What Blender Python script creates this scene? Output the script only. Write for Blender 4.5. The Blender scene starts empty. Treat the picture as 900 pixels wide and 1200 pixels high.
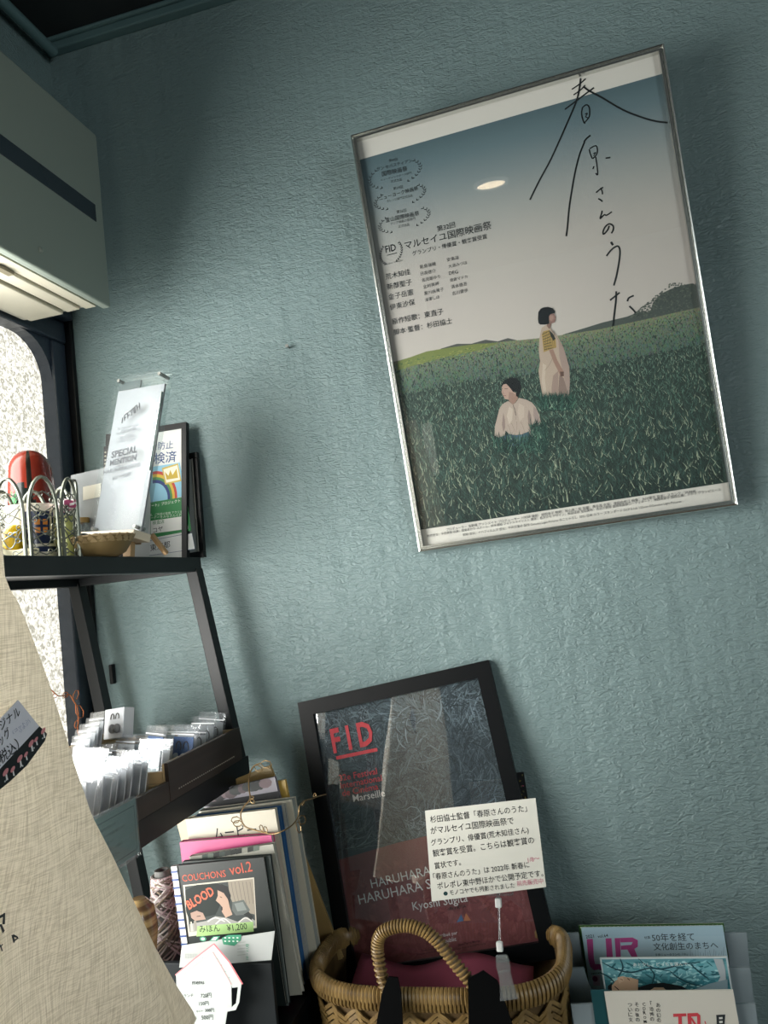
import bpy, bmesh, math, random
from mathutils import Vector, Matrix, Euler
R = math.radians
rnd = random.Random(7)
sc = bpy.context.scene
COL = sc.collection

# ------------------------------------------------------------------ camera
# world: wall_back (the green wall) is y = 0, x runs right, z is up; the lens sits 1.35 m above the floor
Z0 = 1.35
F, YAW, PIT, ROL, D = 895.07, .23255, .0923, -.11428, 1.3427
cy, sy = math.cos(YAW), math.sin(YAW)
FW = Vector((-sy*math.cos(PIT), cy*math.cos(PIT), math.sin(PIT)))
R0 = Vector((cy, sy, 0)); U0 = R0.cross(FW)
RT = math.cos(ROL)*R0 + math.sin(ROL)*U0
UP = -math.sin(ROL)*R0 + math.cos(ROL)*U0
CAM = Vector((0, -D, 0))            # heights in this script are relative to the lens; Z0 is added on linking
cam = bpy.data.cameras.new('camera'); cam.sensor_fit = 'HORIZONTAL'; cam.sensor_width = 36
cam.lens = 36*F/900; cam.clip_start = .01
co = bpy.data.objects.new('camera', cam); COL.objects.link(co)
m3 = Matrix((RT, UP, -FW)).transposed()
co.matrix_world = Matrix.Translation(CAM + Vector((0, 0, Z0))) @ m3.to_4x4()
sc.camera = co
# ------------------------------------------------------------------ light
sc.view_settings.view_transform = 'Standard'; sc.view_settings.look = 'None'
sc.view_settings.exposure = 0.0; sc.view_settings.gamma = 1.0
wd = bpy.data.worlds.new('world'); sc.world = wd; wd.use_nodes = True
wd.node_tree.nodes['Background'].inputs[0].default_value = (.75, .85, 1, 1)
wd.node_tree.nodes['Background'].inputs[1].default_value = .6
def area(name, loc, target, sx, sz, power, color):
    l = bpy.data.lights.new(name, 'AREA'); l.shape = 'RECTANGLE'; l.size = sx; l.size_y = sz
    l.energy = power; l.color = color
    o = bpy.data.objects.new(name, l); COL.objects.link(o)
    o.location = Vector(loc) + Vector((0, 0, Z0))
    o.rotation_euler = (Vector(target) - Vector(loc)).to_track_quat('-Z', 'Z').to_euler()
    return o
area('window_daylight', (-.926, -.85, .0), (0, -.85, .0), 1.16, 1.0, 52, (1, .985, .94))
area('added_room_fill', (1.96, -2.3, .15), (-.3, -1.3, .1), 1.2, 1.2, 44, (.90, .96, .97))  # fill light added at the unseen right wall to brighten the bag
cl = cam  # (the downlight has its own lamp in its builder)
sc.cycles.use_denoising = True
sc.cycles.max_bounces = 8; sc.cycles.transparent_max_bounces = 24
sc.cycles.caustics_reflective = False; sc.cycles.caustics_refractive = False

# ------------------------------------------------------------------ projection helpers (points on real planes)
def ray(px, py): return FW + (px-450)/F*RT - (py-600)/F*UP
def hit(px, py, n, p0):
    v = ray(px, py); n = Vector(n); t = (Vector(p0)-CAM).dot(n)/v.dot(n); return CAM + t*v
def onx(px, py, x): return hit(px, py, (1, 0, 0), (x, 0, 0))
def ony(px, py, y): return hit(px, py, (0, 1, 0), (0, y, 0))
def onz(px, py, z): return hit(px, py, (0, 0, 1), (0, 0, z))

# ------------------------------------------------------------------ materials
def lin(h):
    if isinstance(h, str):
        h = h.lstrip('#'); v = [int(h[i:i+2], 16)/255 for i in (0, 2, 4)]
        return tuple((c/12.92 if c <= .04045 else ((c+.055)/1.055)**2.4) for c in v) + (1,)
    return tuple(h) + (1,)
MATS = {}
def mat(name, color='#808080', rough=.6, metal=0, bump=None, spec=.5, trans=0, noise=None, sheen=0, sub=None):
    """bump=(scale, strength, distance, (sx,sy,sz)); noise=(scale, color2, lo, hi, (sx,sy,sz))"""
    if name in MATS: return MATS[name]
    m = bpy.data.materials.new(name); m.use_nodes = True; nt = m.node_tree; b = nt.nodes['Principled BSDF']
    b.inputs['Base Color'].default_value = lin(color); b.inputs['Roughness'].default_value = rough
    b.inputs['Metallic'].default_value = metal; b.inputs['Specular IOR Level'].default_value = spec
    b.inputs['Transmission Weight'].default_value = trans
    tc = nt.nodes.new('ShaderNodeTexCoord')
    def tex(scale, s3, detail=4, dist=0):
        mp = nt.nodes.new('ShaderNodeMapping'); mp.inputs['Scale'].default_value = s3
        nt.links.new(tc.outputs['Object'], mp.inputs['Vector'])
        n = nt.nodes.new('ShaderNodeTexNoise'); n.inputs['Scale'].default_value = scale
        n.inputs['Detail'].default_value = detail; n.inputs['Distortion'].default_value = dist
        nt.links.new(mp.outputs[0], n.inputs['Vector']); return n
    if noise:
        sc_, c2, lo, hi, s3 = noise
        n = tex(sc_, s3); r = nt.nodes.new('ShaderNodeValToRGB')
        r.color_ramp.elements[0].position = lo; r.color_ramp.elements[0].color = lin(color)
        r.color_ramp.elements[1].position = hi; r.color_ramp.elements[1].color = lin(c2)
        nt.links.new(n.outputs['Fac'], r.inputs[0]); nt.links.new(r.outputs[0], b.inputs['Base Color'])
    if bump:
        sc_, st, dd, s3 = bump
        n = tex(sc_, s3, 5, .6); bp = nt.nodes.new('ShaderNodeBump')
        bp.inputs['Strength'].default_value = st; bp.inputs['Distance'].default_value = dd
        nt.links.new(n.outputs['Fac'], bp.inputs['Height']); nt.links.new(bp.outputs[0], b.inputs['Normal'])
    MATS[name] = m; return m
def ink_mat(name='printed_paper', rough=.6, spec=.4):
    if name in MATS: return MATS[name]
    m = mat(name, '#ffffff', rough, spec=spec); nt = m.node_tree
    a = nt.nodes.new('ShaderNodeVertexColor'); a.layer_name = 'ink'
    nt.links.new(a.outputs[0], nt.nodes['Principled BSDF'].inputs['Base Color']); return m
def glass_mat(name, refl=.06, tint=(1, 1, 1), rough=.0, haze=0., bump=None, grow=.9):
    """thin clear sheet: transparent + mirror reflection that grows at grazing angles"""
    if name in MATS: return MATS[name]
    m = bpy.data.materials.new(name); m.use_nodes = True; nt = m.node_tree
    for n in list(nt.nodes):
        if n.type != 'OUTPUT_MATERIAL': nt.nodes.remove(n)
    out = nt.nodes['Material Output']
    tr = nt.nodes.new('ShaderNodeBsdfTransparent'); tr.inputs[0].default_value = (*tint, 1)
    gl = nt.nodes.new('ShaderNodeBsdfGlossy'); gl.inputs['Roughness'].default_value = rough
    lw = nt.nodes.new('ShaderNodeLayerWeight'); lw.inputs[0].default_value = .5
    pw = nt.nodes.new('ShaderNodeMath'); pw.operation = 'POWER'; pw.inputs[1].default_value = 4
    nt.links.new(lw.outputs['Facing'], pw.inputs[0])
    ma = nt.nodes.new('ShaderNodeMath'); ma.operation = 'MULTIPLY_ADD'; ma.inputs[1].default_value = grow*(1-refl); ma.inputs[2].default_value = refl
    nt.links.new(pw.outputs[0], ma.inputs[0])
    mx = nt.nodes.new('ShaderNodeMixShader'); nt.links.new(ma.outputs[0], mx.inputs[0])
    base = tr
    if haze:
        df = nt.nodes.new('ShaderNodeBsdfDiffuse'); df.inputs[0].default_value = (.9, .93, .95, 1)
        mh = nt.nodes.new('ShaderNodeMixShader'); mh.inputs[0].default_value = haze
        nt.links.new(tr.outputs[0], mh.inputs[1]); nt.links.new(df.outputs[0], mh.inputs[2]); base = mh
    nt.links.new(base.outputs[0], mx.inputs[1]); nt.links.new(gl.outputs[0], mx.inputs[2])
    if bump:
        tc = nt.nodes.new('ShaderNodeTexCoord'); n = nt.nodes.new('ShaderNodeTexNoise'); n.inputs['Scale'].default_value = bump[0]
        nt.links.new(tc.outputs['Object'], n.inputs['Vector']); bp = nt.nodes.new('ShaderNodeBump')
        bp.inputs['Strength'].default_value = bump[1]; bp.inputs['Distance'].default_value = bump[2]
        nt.links.new(n.outputs['Fac'], bp.inputs['Height']); nt.links.new(bp.outputs[0], gl.inputs['Normal'])
    nt.links.new(mx.outputs[0], out.inputs[0]); MATS[name] = m; return m

# ------------------------------------------------------------------ mesh builder and object helpers
MW = {}                                        # object name -> matrix in lens-relative space
class MB:
    def __init__(s): s.v = []; s.f = []; s.c = []
    def add(s, vs, fs, c=None):
        k = len(s.v); s.v += [Vector(p) for p in vs]; s.f += [[k+i for i in f] for f in fs]; s.c += [c]*len(fs); return s
    def box(s, a, b, c=None):
        (x0, y0, z0), (x1, y1, z1) = a, b
        return s.add([(x0,y0,z0),(x1,y0,z0),(x1,y1,z0),(x0,y1,z0),(x0,y0,z1),(x1,y0,z1),(x1,y1,z1),(x0,y1,z1)],
                     [(0,3,2,1),(4,5,6,7),(0,1,5,4),(1,2,6,5),(2,3,7,6),(3,0,4,7)], c)
    def beam(s, p, q, w, h, side=(0, 1, 0), c=None):
        p = Vector(p); q = Vector(q); d = (q-p).normalized(); a = Vector(side); a = (a - a.dot(d)*d).normalized(); b = d.cross(a)
        vs = [o + i*a*w/2 + j*b*h/2 for o in (p, q) for i, j in ((-1,-1),(1,-1),(1,1),(-1,1))]
        return s.add(vs, [(0,3,2,1),(4,5,6,7),(0,1,5,4),(1,2,6,5),(2,3,7,6),(3,0,4,7)], c)
    def prism(s, pts, dvec, c=None):
        n = len(pts); P = [Vector(p) for p in pts]; d = Vector(dvec)
        return s.add(P + [p+d for p in P], [list(range(n))[::-1], list(range(n, 2*n))] + [(i, (i+1) % n, n+(i+1) % n, n+i) for i in range(n)], c)
    def tube(s, pts, r, n=8, c=None, closed=False, caps=True):
        P = [Vector(p) for p in pts]; m = len(P); rs = r if isinstance(r, (list, tuple)) else [r]*m
        T = [(P[(i+1) % m if closed else min(i+1, m-1)] - P[(i-1) % m if closed else max(i-1, 0)]).normalized() for i in range(m)]
        a = T[0].orthogonal().normalized(); vs = []
        for i in range(m):
            a = (a - a.dot(T[i])*T[i]); a = a.normalized() if a.length > 1e-9 else T[i].orthogonal().normalized()
            b = T[i].cross(a)
            vs += [P[i] + rs[i]*(math.cos(2*math.pi*k/n)*a + math.sin(2*math.pi*k/n)*b) for k in range(n)]
        fs = [(i*n+k, i*n+(k+1) % n, ((i+1) % m)*n+(k+1) % n, ((i+1) % m)*n+k) for i in range(m if closed else m-1) for k in range(n)]
        if caps and not closed: fs += [list(range(n))[::-1], [(m-1)*n+k for k in range(n)]]
        return s.add(vs, fs, c)
    def lathe(s, prof, o=(0, 0, 0), n=24, c=None, ex=1., ey=1., caps=True):
        o = Vector(o); m = len(prof); vs = [o + Vector((r*ex*math.cos(2*math.pi*k/n), r*ey*math.sin(2*math.pi*k/n), z)) for r, z in prof for k in range(n)]
        fs = [(i*n+k, i*n+(k+1) % n, (i+1)*n+(k+1) % n, (i+1)*n+k) for i in range(m-1) for k in range(n)]
        if caps and prof[0][0] > 1e-6: fs.append(list(range(n))[::-1])
        if caps and prof[-1][0] > 1e-6: fs.append([(m-1)*n+k for k in range(n)])
        return s.add(vs, fs, c)
    def ball(s, o, r, n=10, c=None, sz=1):
        return s.lathe([(max(1e-7, r*math.sin(math.pi*i/n)), -r*sz*math.cos(math.pi*i/n)) for i in range(n+1)], o, n+2, c)
    def grid(s, fn, nu, nv, c=None):
        vs = [fn(i/nu, j/nv) for j in range(nv+1) for i in range(nu+1)]
        return s.add(vs, [(j*(nu+1)+i, j*(nu+1)+i+1, (j+1)*(nu+1)+i+1, (j+1)*(nu+1)+i) for j in range(nv) for i in range(nu)], c)
    def xf(s, M):
        s.v = [M @ v for v in s.v]; return s
    def build(s, name, m, parent=None, world=False, smooth=False, bevel=0, label=None, solid=0, subd=0):
        me = bpy.data.meshes.new(name)
        V = s.v
        if parent is not None and world:
            iv = MW[parent.name].inverted(); V = [iv @ v for v in V]
        loc = Vector((0, 0, 0))
        if parent is None:
            xs = [v.x for v in V]; ys = [v.y for v in V]; zs = [v.z for v in V]
            loc = Vector(((min(xs)+max(xs))/2, (min(ys)+max(ys))/2, min(zs))); V = [v-loc for v in V]
        me.from_pydata([tuple(v) for v in V], [], s.f)
        if any(c is not None for c in s.c):
            at = me.color_attributes.new('ink', 'FLOAT_COLOR', 'CORNER'); k = 0; buf = []
            for f, c in zip(s.f, s.c):
                c = c or (1, 1, 1, 1)
                buf += list(c)*len(f)
            at.data.foreach_set('color', buf)
        if smooth: me.polygons.foreach_set('use_smooth', [True]*len(me.polygons))
        me.materials.append(m); me.update()
        if smooth and smooth != 'all':
            try: me.set_sharp_from_angle(angle=R(40))
            except Exception: pass
        o = bpy.data.objects.new(name, me); COL.objects.link(o)
        if parent is not None:
            o.parent = parent; MW[o.name] = MW[parent.name].copy()
        else:
            o.location = loc + Vector((0, 0, Z0)); MW[o.name] = Matrix.Translation(loc)
        if solid:
            md = o.modifiers.new('solid', 'SOLIDIFY'); md.thickness = solid; md.offset = 0
        if bevel:
            md = o.modifiers.new('bevel', 'BEVEL'); md.width = bevel; md.segments = 2; md.limit_method = 'ANGLE'
        if subd:
            md = o.modifiers.new('sub', 'SUBSURF'); md.levels = subd; md.render_levels = subd
        if label: o['label'] = label
        return o
def tag(o, label, cat, group=None, kind=None):
    o['label'] = label; o['category'] = cat
    if group: o['group'] = group
    if kind: o['kind'] = kind
    return o
def thing(name, label, cat, loc, M3=None, group=None):
    o = bpy.data.objects.new(name, None); COL.objects.link(o); o.empty_display_size = .02
    M = Matrix.Translation(Vector(loc)) @ (M3.to_4x4() if M3 is not None else Matrix.Identity(4))
    o.matrix_world = Matrix.Translation((0, 0, Z0)) @ M; MW[o.name] = M
    return tag(o, label, cat, group)
def struct(name, mb, m, **k):
    o = mb.build(name, m, **k)
    if o.parent is None: o['kind'] = 'structure'
    return o
def rot3(a, b, c):      # degrees: lean about x, turn in its own plane, yaw
    return (Euler((0, 0, R(c))).to_matrix() @ Euler((R(a), 0, 0)).to_matrix() @ Euler((0, R(b), 0)).to_matrix())

# ------------------------------------------------------------------ flat print: polygons and lettering in the plane of a sheet
TXT = {}
def text_mesh(s, off=0.0):
    if (s, off) in TXT: return TXT[(s, off)]
    c = bpy.data.curves.new('t', 'FONT'); c.body = s; c.resolution_u = 2; c.offset = off
    o = bpy.data.objects.new('t', c); COL.objects.link(o); bpy.context.view_layer.update()
    me = o.to_mesh(); vs = [(v.co.x, v.co.y) for v in me.vertices]; fs = [tuple(p.vertices) for p in me.polygons]
    o.to_mesh_clear(); bpy.data.objects.remove(o); bpy.data.curves.remove(c)
    TXT[(s, off)] = (vs, fs); return vs, fs
class Sheet:
    """a flat sheet: origin bottom centre, local x right, z up, the viewer on the -y side"""
    def __init__(s, TL, M3, W, H):
        s.M3 = M3; s.W = W; s.H = H; s.O = Vector(TL) + M3 @ Vector((W/2, 0, -H)); s.M = Matrix.Translation(s.O) @ M3.to_4x4()
    def uv(s, px, py, y=0):
        n = s.M3 @ Vector((0, 1, 0)); p = s.M.inverted() @ hit(px, py, n, s.O + n*y); return (p.x, p.z)
class Art:
    def __init__(s, sheet=None, y0=-.0004): s.mb = MB(); s.S = sheet; s.y = y0
    def _p(s, p): return s.S.uv(*p) if s.px else p
    px = True
    def poly(s, pts, color, z=True):
        P = [s._p(p) for p in pts]
        if z: s.y -= 2e-6
        a = sum(P[i][0]*P[(i+1) % len(P)][1] - P[(i+1) % len(P)][0]*P[i][1] for i in range(len(P)))
        if a < 0: P = P[::-1]
        s.mb.add([(x, s.y, z_) for x, z_ in P], [list(range(len(P)))], lin(color)); return s
    def stroke(s, pts, w, color, taper=False, smooth=True):
        P = [Vector(s._p(p)) for p in pts]
        if smooth and len(P) > 2:
            Q = []
            for i in range(len(P)-1):
                p0 = P[max(i-1, 0)]; p1 = P[i]; p2 = P[i+1]; p3 = P[min(i+2, len(P)-1)]
                for t in (0, .25, .5, .75):
                    Q.append(.5*((2*p1) + (p2-p0)*t + (2*p0-5*p1+4*p2-p3)*t*t + (3*p1-p0-3*p2+p3)*t**3))
            P = Q + [P[-1]]
        s.y -= 2e-6; vs = []; n = len(P)
        for i in range(n):
            d = (P[min(i+1, n-1)] - P[max(i-1, 0)])
            d = d.normalized() if d.length > 0 else Vector((1, 0)); q = Vector((-d.y, d.x))
            ww = w/2*(1 if not taper else (.35+.65*math.sin(math.pi*(i+.3)/(n-.4))))
            vs += [(P[i].x+q.x*ww, s.y, P[i].y+q.y*ww), (P[i].x-q.x*ww, s.y, P[i].y-q.y*ww)]
        s.mb.add(vs, [(2*i, 2*i+1, 2*i+3, 2*i+2) for i in range(n-1)], lin(color)); return s
    def ell(s, c, rx, ry, color, ang=0, n=16):
        cx, cy_ = s._p(c); s.y -= 2e-6
        P = []
        for k in range(n):
            x = rx*math.cos(2*math.pi*k/n); y = ry*math.sin(2*math.pi*k/n)
            P.append((cx+x*math.cos(ang)-y*math.sin(ang), s.y, cy_+x*math.sin(ang)+y*math.cos(ang)))
        s.mb.add(P, [list(range(n))], lin(color)); return s
    def text(s, t, p, q, color, h=1., off=0., vertical=False):
        """baseline from p to q (the string is fitted between them); h scales the height"""
        a = Vector(s._p(p)); b = Vector(s._p(q)); vs, fs = text_mesh(t, off); s.y -= 2e-6
        if not vs: return s
        x0 = min(v[0] for v in vs); x1 = max(v[0] for v in vs); d = b-a; k = d.length/(x1-x0); d.normalize(); n = Vector((-d.y, d.x))
        s.mb.add([(a.x+(x-x0)*k*d.x+y*k*h*n.x, s.y, a.y+(x-x0)*k*d.y+y*k*h*n.y) for x, y in vs], fs, lin(color)); return s
    def build(s, name, parent, rough=.55, label=None, m=None):
        return s.mb.build(name, m or ink_mat('printed_paper'), parent, label=label)
class UArt(Art): px = False          # the same in metres on the sheet itself

# ================================================================== THE SETTING
WALLC = '#82999a'
def wall_material(name, color, st=1.):
    m = mat(name, color, .42, spec=.42); nt = m.node_tree; b = nt.nodes['Principled BSDF']
    tc = nt.nodes.new('ShaderNodeTexCoord')
    def nz(scale, s3, det, dist):
        mp = nt.nodes.new('ShaderNodeMapping'); mp.inputs['Scale'].default_value = s3; nt.links.new(tc.outputs['Object'], mp.inputs['Vector'])
        n = nt.nodes.new('ShaderNodeTexNoise'); n.inputs['Scale'].default_value = scale; n.inputs['Detail'].default_value = det
        n.inputs['Distortion'].default_value = dist; nt.links.new(mp.outputs[0], n.inputs['Vector']); return n.outputs['Fac']
    def math_(op, a, b_):
        n = nt.nodes.new('ShaderNodeMath'); n.operation = op
        for i, x in enumerate((a, b_)):
            if isinstance(x, (int, float)): n.inputs[i].default_value = x
            else: nt.links.new(x, n.inputs[i])
        return n.outputs[0]
    fine = nz(135, (.6, 1, 1.35), 3, 1.3); mid = nz(34, (.7, 1, 1.1), 3, .8); drip = nz(9, (3.2, 1, .35), 2, .3); amp = nz(4, (1, 1, 1), 2, 0)
    h = math_('ADD', math_('MULTIPLY', fine, math_('ADD', math_('MULTIPLY', amp, 1.5), .1)), math_('ADD', math_('MULTIPLY', mid, .8), math_('MULTIPLY', drip, .9)))
    bp = nt.nodes.new('ShaderNodeBump'); bp.inputs['Strength'].default_value = .85*st; bp.inputs['Distance'].default_value = .0048
    nt.links.new(h, bp.inputs['Height']); nt.links.new(bp.outputs[0], b.inputs['Normal']); return m
mw = wall_material('teal_wall_paint', '#778c8d')
ceil_m = mat('dark_ceiling_paint', '#1c2224', .8)
floor_m = mat('floor_boards', '#4a3a2c', .5, noise=(6, '#5c4836', .3, .7, (1, 8, 1)))
XR, YB, ZC, ZF = 2.0, -4.3, 1.205, -1.35
struct('floor', MB().box((-1.1, YB-.1, ZF-.05), (XR+.1, .1, ZF)), floor_m)
struct('ceiling', MB().box((-1.1, YB-.1, ZC), (XR+.1, .1, ZC+.05)), ceil_m)
WX0, WX1 = -1.06, -.93                                    # thickness of wall_left
wb = MB().box((-1.06, 0, ZF), (XR+.1, .1, ZC))
struct('wall_back', wb, mw)
struct('wall_right', MB().box((XR, YB, ZF), (XR+.1, 0, ZC)), mw)
struct('wall_front', MB().box((-1.06, YB-.1, ZF), (XR+.1, YB, ZC)), mw)
WY0, WY1, WZ0, WZ1 = -1.62, -.012, -.95, .555             # the big window beside the corner
wl = MB().box((WX0, YB, ZF), (WX1, WY0, ZC)).box((WX0, WY0, WZ1+.10), (WX1, 0, ZC)).box((WX0, WY0, ZF), (WX1, 0, WZ0))
struct('wall_left', wl, mw)
# picture rail mouldings where the back wall meets the ceiling
t1 = mat('teal_trim_paint', '#5d787a', .4)
struct('trim_1', MB().box((-.93, -.022, ZC-.022), (XR, 0, ZC)).box((-.93, -.032, ZC-.008), (XR, -.022, ZC)), t1, bevel=.003)
struct('trim_2', MB().tube([(-.90, -.03, 1.17), (-.90, -.25, 1.17), (-.90, -.8, 1.17), (-.90, -2, 1.17)], .011, 10), t1, smooth=True)

# window: dark painted frame, patterned glass lit by the day outside
frm = mat('dark_navy_gloss_paint', '#2b3542', .3, bump=(70, .5, .002, (1, 1, 1)))
wf = thing('window_1', 'dark framed window with bright patterned glass beside the corner', 'window', (-.955, -.8, WZ0))
wf['kind'] = 'structure'
st = MB().box((-1.0, -.052, WZ0), (-.938, -.012, WZ1)); st.build('stile', frm, wf, True, bevel=.004)
MB().box((-1.0, -.012, WZ0), (-.924, -.0005, WZ1+.06)).build('edge_strip', mat('black_paint', '#080b0e', .45, spec=.3), wf, True, bevel=.002)
hd = MB().box((-1.0, WY0, WZ1), (-.935, -.012, WZ1+.045)).box((-1.0, WY0, WZ1+.045), (-.915, -.012, WZ1+.075)).box((-1.0, WY0, WZ1+.075), (-.90, -.012, WZ1+.10))
hd.build('head_rail', frm, wf, True, bevel=.004)
MB().box((-1.0, WY0, WZ0), (-.93, -.012, WZ0+.05)).build('bottom_rail', frm, wf, True, bevel=.004)
MB().box((-1.0, WY0, WZ0), (-.93, WY0+.05, WZ1)).build('far_stile', frm, wf, True, bevel=.004)
MB().box((-1.0, -.9, WZ0), (-.94, -.86, WZ1)).build('mullion', frm, wf, True, bevel=.004)
rr = .085                                                  # rounded corner of the glazing
cr = [(-.99, -.052, WZ1)] + [(-.99, -.052-rr+rr*math.cos(a), WZ1-rr+rr*math.sin(a)) for a in [math.pi/2*k/8 for k in range(9)]]
MB().prism(cr, (.045, 0, 0)).build('corner_piece', frm, wf, True)
pane_m = bpy.data.materials.new('daylit_patterned_glass'); pane_m.use_nodes = True; nt = pane_m.node_tree; b = nt.nodes['Principled BSDF']
tc = nt.nodes.new('ShaderNodeTexCoord'); mp = nt.nodes.new('ShaderNodeMapping'); mp.inputs['Scale'].default_value = (1, 1, 1)
nt.links.new(tc.outputs['Object'], mp.inputs[0])
vo = nt.nodes.new('ShaderNodeTexNoise'); vo.inputs['Scale'].default_value = 120; vo.inputs['Detail'].default_value = 3; vo.inputs['Distortion'].default_value = 1.2
nt.links.new(mp.outputs[0], vo.inputs['Vector'])
rp = nt.nodes.new('ShaderNodeValToRGB'); rp.color_ramp.elements[0].position = .38; rp.color_ramp.elements[0].color = (.30, .285, .235, 1); rp.color_ramp.elements[1].position = .66; rp.color_ramp.elements[1].color = (.98, .96, .87, 1)
nt.links.new(vo.outputs['Fac'], rp.inputs[0]); nt.links.new(rp.outputs[0], b.inputs['Emission Color']); b.inputs['Emission Strength'].default_value = 1.55
b.inputs['Base Color'].default_value = (.3, .3, .28, 1); b.inputs['Roughness'].default_value = .35
bp = nt.nodes.new('ShaderNodeBump'); bp.inputs['Distance'].default_value = .004; nt.links.new(vo.outputs['Fac'], bp.inputs['Height']); nt.links.new(bp.outputs[0], b.inputs['Normal'])
MB().box((-.978, WY0+.02, WZ0+.02), (-.970, -.03, WZ1+.01)).build('pane', pane_m, wf, True)
# a second, small window further along the same wall (seen only in the poster's glass)
w2 = MB().box((-.929, -3.72, -.12), (-.92, -3.42, .22)); o = w2.build('window_2', pane_m); o['kind'] = 'structure'

o = MB().box((1.985, -2.9, -.45), (1.999, -1.7, .75)).build('added_fill_pane', pane_m); o['kind'] = 'structure'  # glowing pane added on the right wall behind the fill light
# reflected things behind the lens
dl = thing('ceiling_downlight', 'round recessed downlight reflected as a warm oval in the poster glass', 'light', (-.2, -2.17, ZC-.012))
MB().lathe([(.062, .0), (.072, .0), (.076, .012), (.058, .012)], n=32, caps=False).build('rim', mat('white_plastic', '#e8e6e0', .4), dl, smooth=True)
em = bpy.data.materials.new('warm_lamp'); em.use_nodes = True; q = em.node_tree.nodes['Principled BSDF']
q.inputs['Emission Color'].default_value = (1, .78, .52, 1); q.inputs['Emission Strength'].default_value = 9
MB().lathe([(1e-6, .004), (.060, .004), (.060, .010), (1e-6, .010)], n=32).build('lamp_disc', em, dl)
pf = thing('small_picture_frame', 'small pale frame hung on the side wall, seen only in the leaning poster glass', 'frame', (-.925, -2.62, -.02))
MB().box((-.004, -.08, 0), (.014, .08, .02)).box((-.004, -.08, .18), (.014, .08, .20)).box((-.004, -.08, .02), (.014, -.06, .18)).box((-.004, .06, .02), (.014, .08, .18)).build('frame', mat('pale_wood', '#b9a98c', .5), pf)
MB().box((-.004, -.06, .02), (.004, .06, .18)).build('picture', mat('dark_print_and_reflection', '#3c4a4c', .5), pf)

# nail and its hole, hook slot beside the shelf
nl = thing('wall_nail', 'small bare nail in the green wall, left of the large poster', 'nail', tuple(ony(339, 408, 0)))
MB().tube([(0, .004, 0), (0, -.012, .001)], .0016, 8).build('shank', mat('steel', '#9a9c98', .35, 1), nl)
MB().tube([(0, -.012, .001), (0, -.0135, .001)], .0035, 12).build('head', mat('steel'), nl)
hk = ony(134, 790, 0)
MB().box((hk.x-.004, -.012, hk.z-.018), (hk.x+.004, 0, hk.z+.020)).build('wall_latch', mat('black_paint'), bevel=.002)
tag(bpy.data.objects['wall_latch'], 'short black metal latch on the wall between the back shelf leg and front shelf leg', 'latch')

# ------------------------------------------------------------------ air conditioner
acm = mat('cream_ac_plastic', '#b4b3a6', .45)
ac = thing('air_conditioner', 'pale box air conditioner mounted above the window, cut by the left edge', 'air conditioner', (-.84, -.55, .555))
AY0, AY1 = -1.0, -.136
MB().box((-.93, AY0, .560), (-.768, AY1-.006, .880)).build('body', acm, ac, True, bevel=.006)
pan = MB().box((-.766, AY0, .553), (-.750, AY1, .886)); pan.build('front_panel', mat('shaded_ac_panel', '#828c84', .4), ac, True, bevel=.0035)  # white plastic panel, its shade mixed into this darker colour
s0 = onx(0, 158, -.75); s1 = onx(111, 240, -.75); s2 = onx(111, 259, -.75)
MB().box((-.7505, AY0+.02, s2.z), (-.7485, s1.y, s1.z)).build('display_strip', mat('dark_strip', '#27323a', .25), ac, True, bevel=.0008)
dp = onx(47, 293, -.75); MB().ball((-.750, dp.y, dp.z), .005, 8, sz=1).build('sensor_dot', mat('shaded_ac_panel'), ac, True, smooth=True)
lou = mat('cream_ac_louvre', '#bbb7a6', .45)
MB().box((-.905, AY0+.03, .551), (-.835, AY1-.02, .560)).build('louvre', lou, ac, True, bevel=.002)
MB().box((-.827, AY0+.03, .553), (-.800, AY1-.02, .560)).build('louvre', lou, ac, True, bevel=.002)
MB().box((-.794, AY0+.01, .5555), (-.772, AY1-.012, .560)).build('lip', lou, ac, True, bevel=.001)
MB().box((-.835, AY0+.04, .5585), (-.827, AY1-.03, .5602)).build('air_slot', mat('slot_shadow', '#4a4a42', .8), ac, True)
cl_ = onz(32, 310, .553); MB().box((-.803, cl_.y-.02, .549), (-.792, cl_.y+.014, .5545)).build('catch', mat('brown_catch', '#6b6553', .5), ac, True)

# ================================================================== BIG FRAMED FILM POSTER
def frame_parts(S, w, d, m, parent, back=.004, prof=None, names='frame_rail'):
    """four mitred rails round a sheet: face width w, depth d (towards the viewer); local coordinates"""
    W, H = S.W, S.H; pr = prof or [(0, 0), (0, -d), (w, -d), (w, 0)]     # (inset, y)
    cs = [(-W/2, 0), (W/2, 0), (W/2, H), (-W/2, H)]; sg = [(1, 1), (-1, 1), (-1, -1), (1, -1)]
    for i in range(4):
        j = (i+1) % 4; n = len(pr); vs = []
        for c, g in ((cs[i], sg[i]), (cs[j], sg[j])): vs += [(c[0]+g[0]*a, y+back, c[1]+g[1]*a) for a, y in pr]
        fs = [list(range(n)), list(range(2*n-1, n-1, -1))] + [(k, n+k, n+(k+1) % n, (k+1) % n) for k in range(n)]
        o = MB().add(vs, fs).build(names, m, parent)
        bm = bmesh.new(); bm.from_mesh(o.data); bmesh.ops.recalc_face_normals(bm, faces=bm.faces); bm.to_mesh(o.data); bm.free()
def grain(a, b, t): return tuple(a[i]*(1-t)+b[i]*t for i in range(3))

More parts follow.
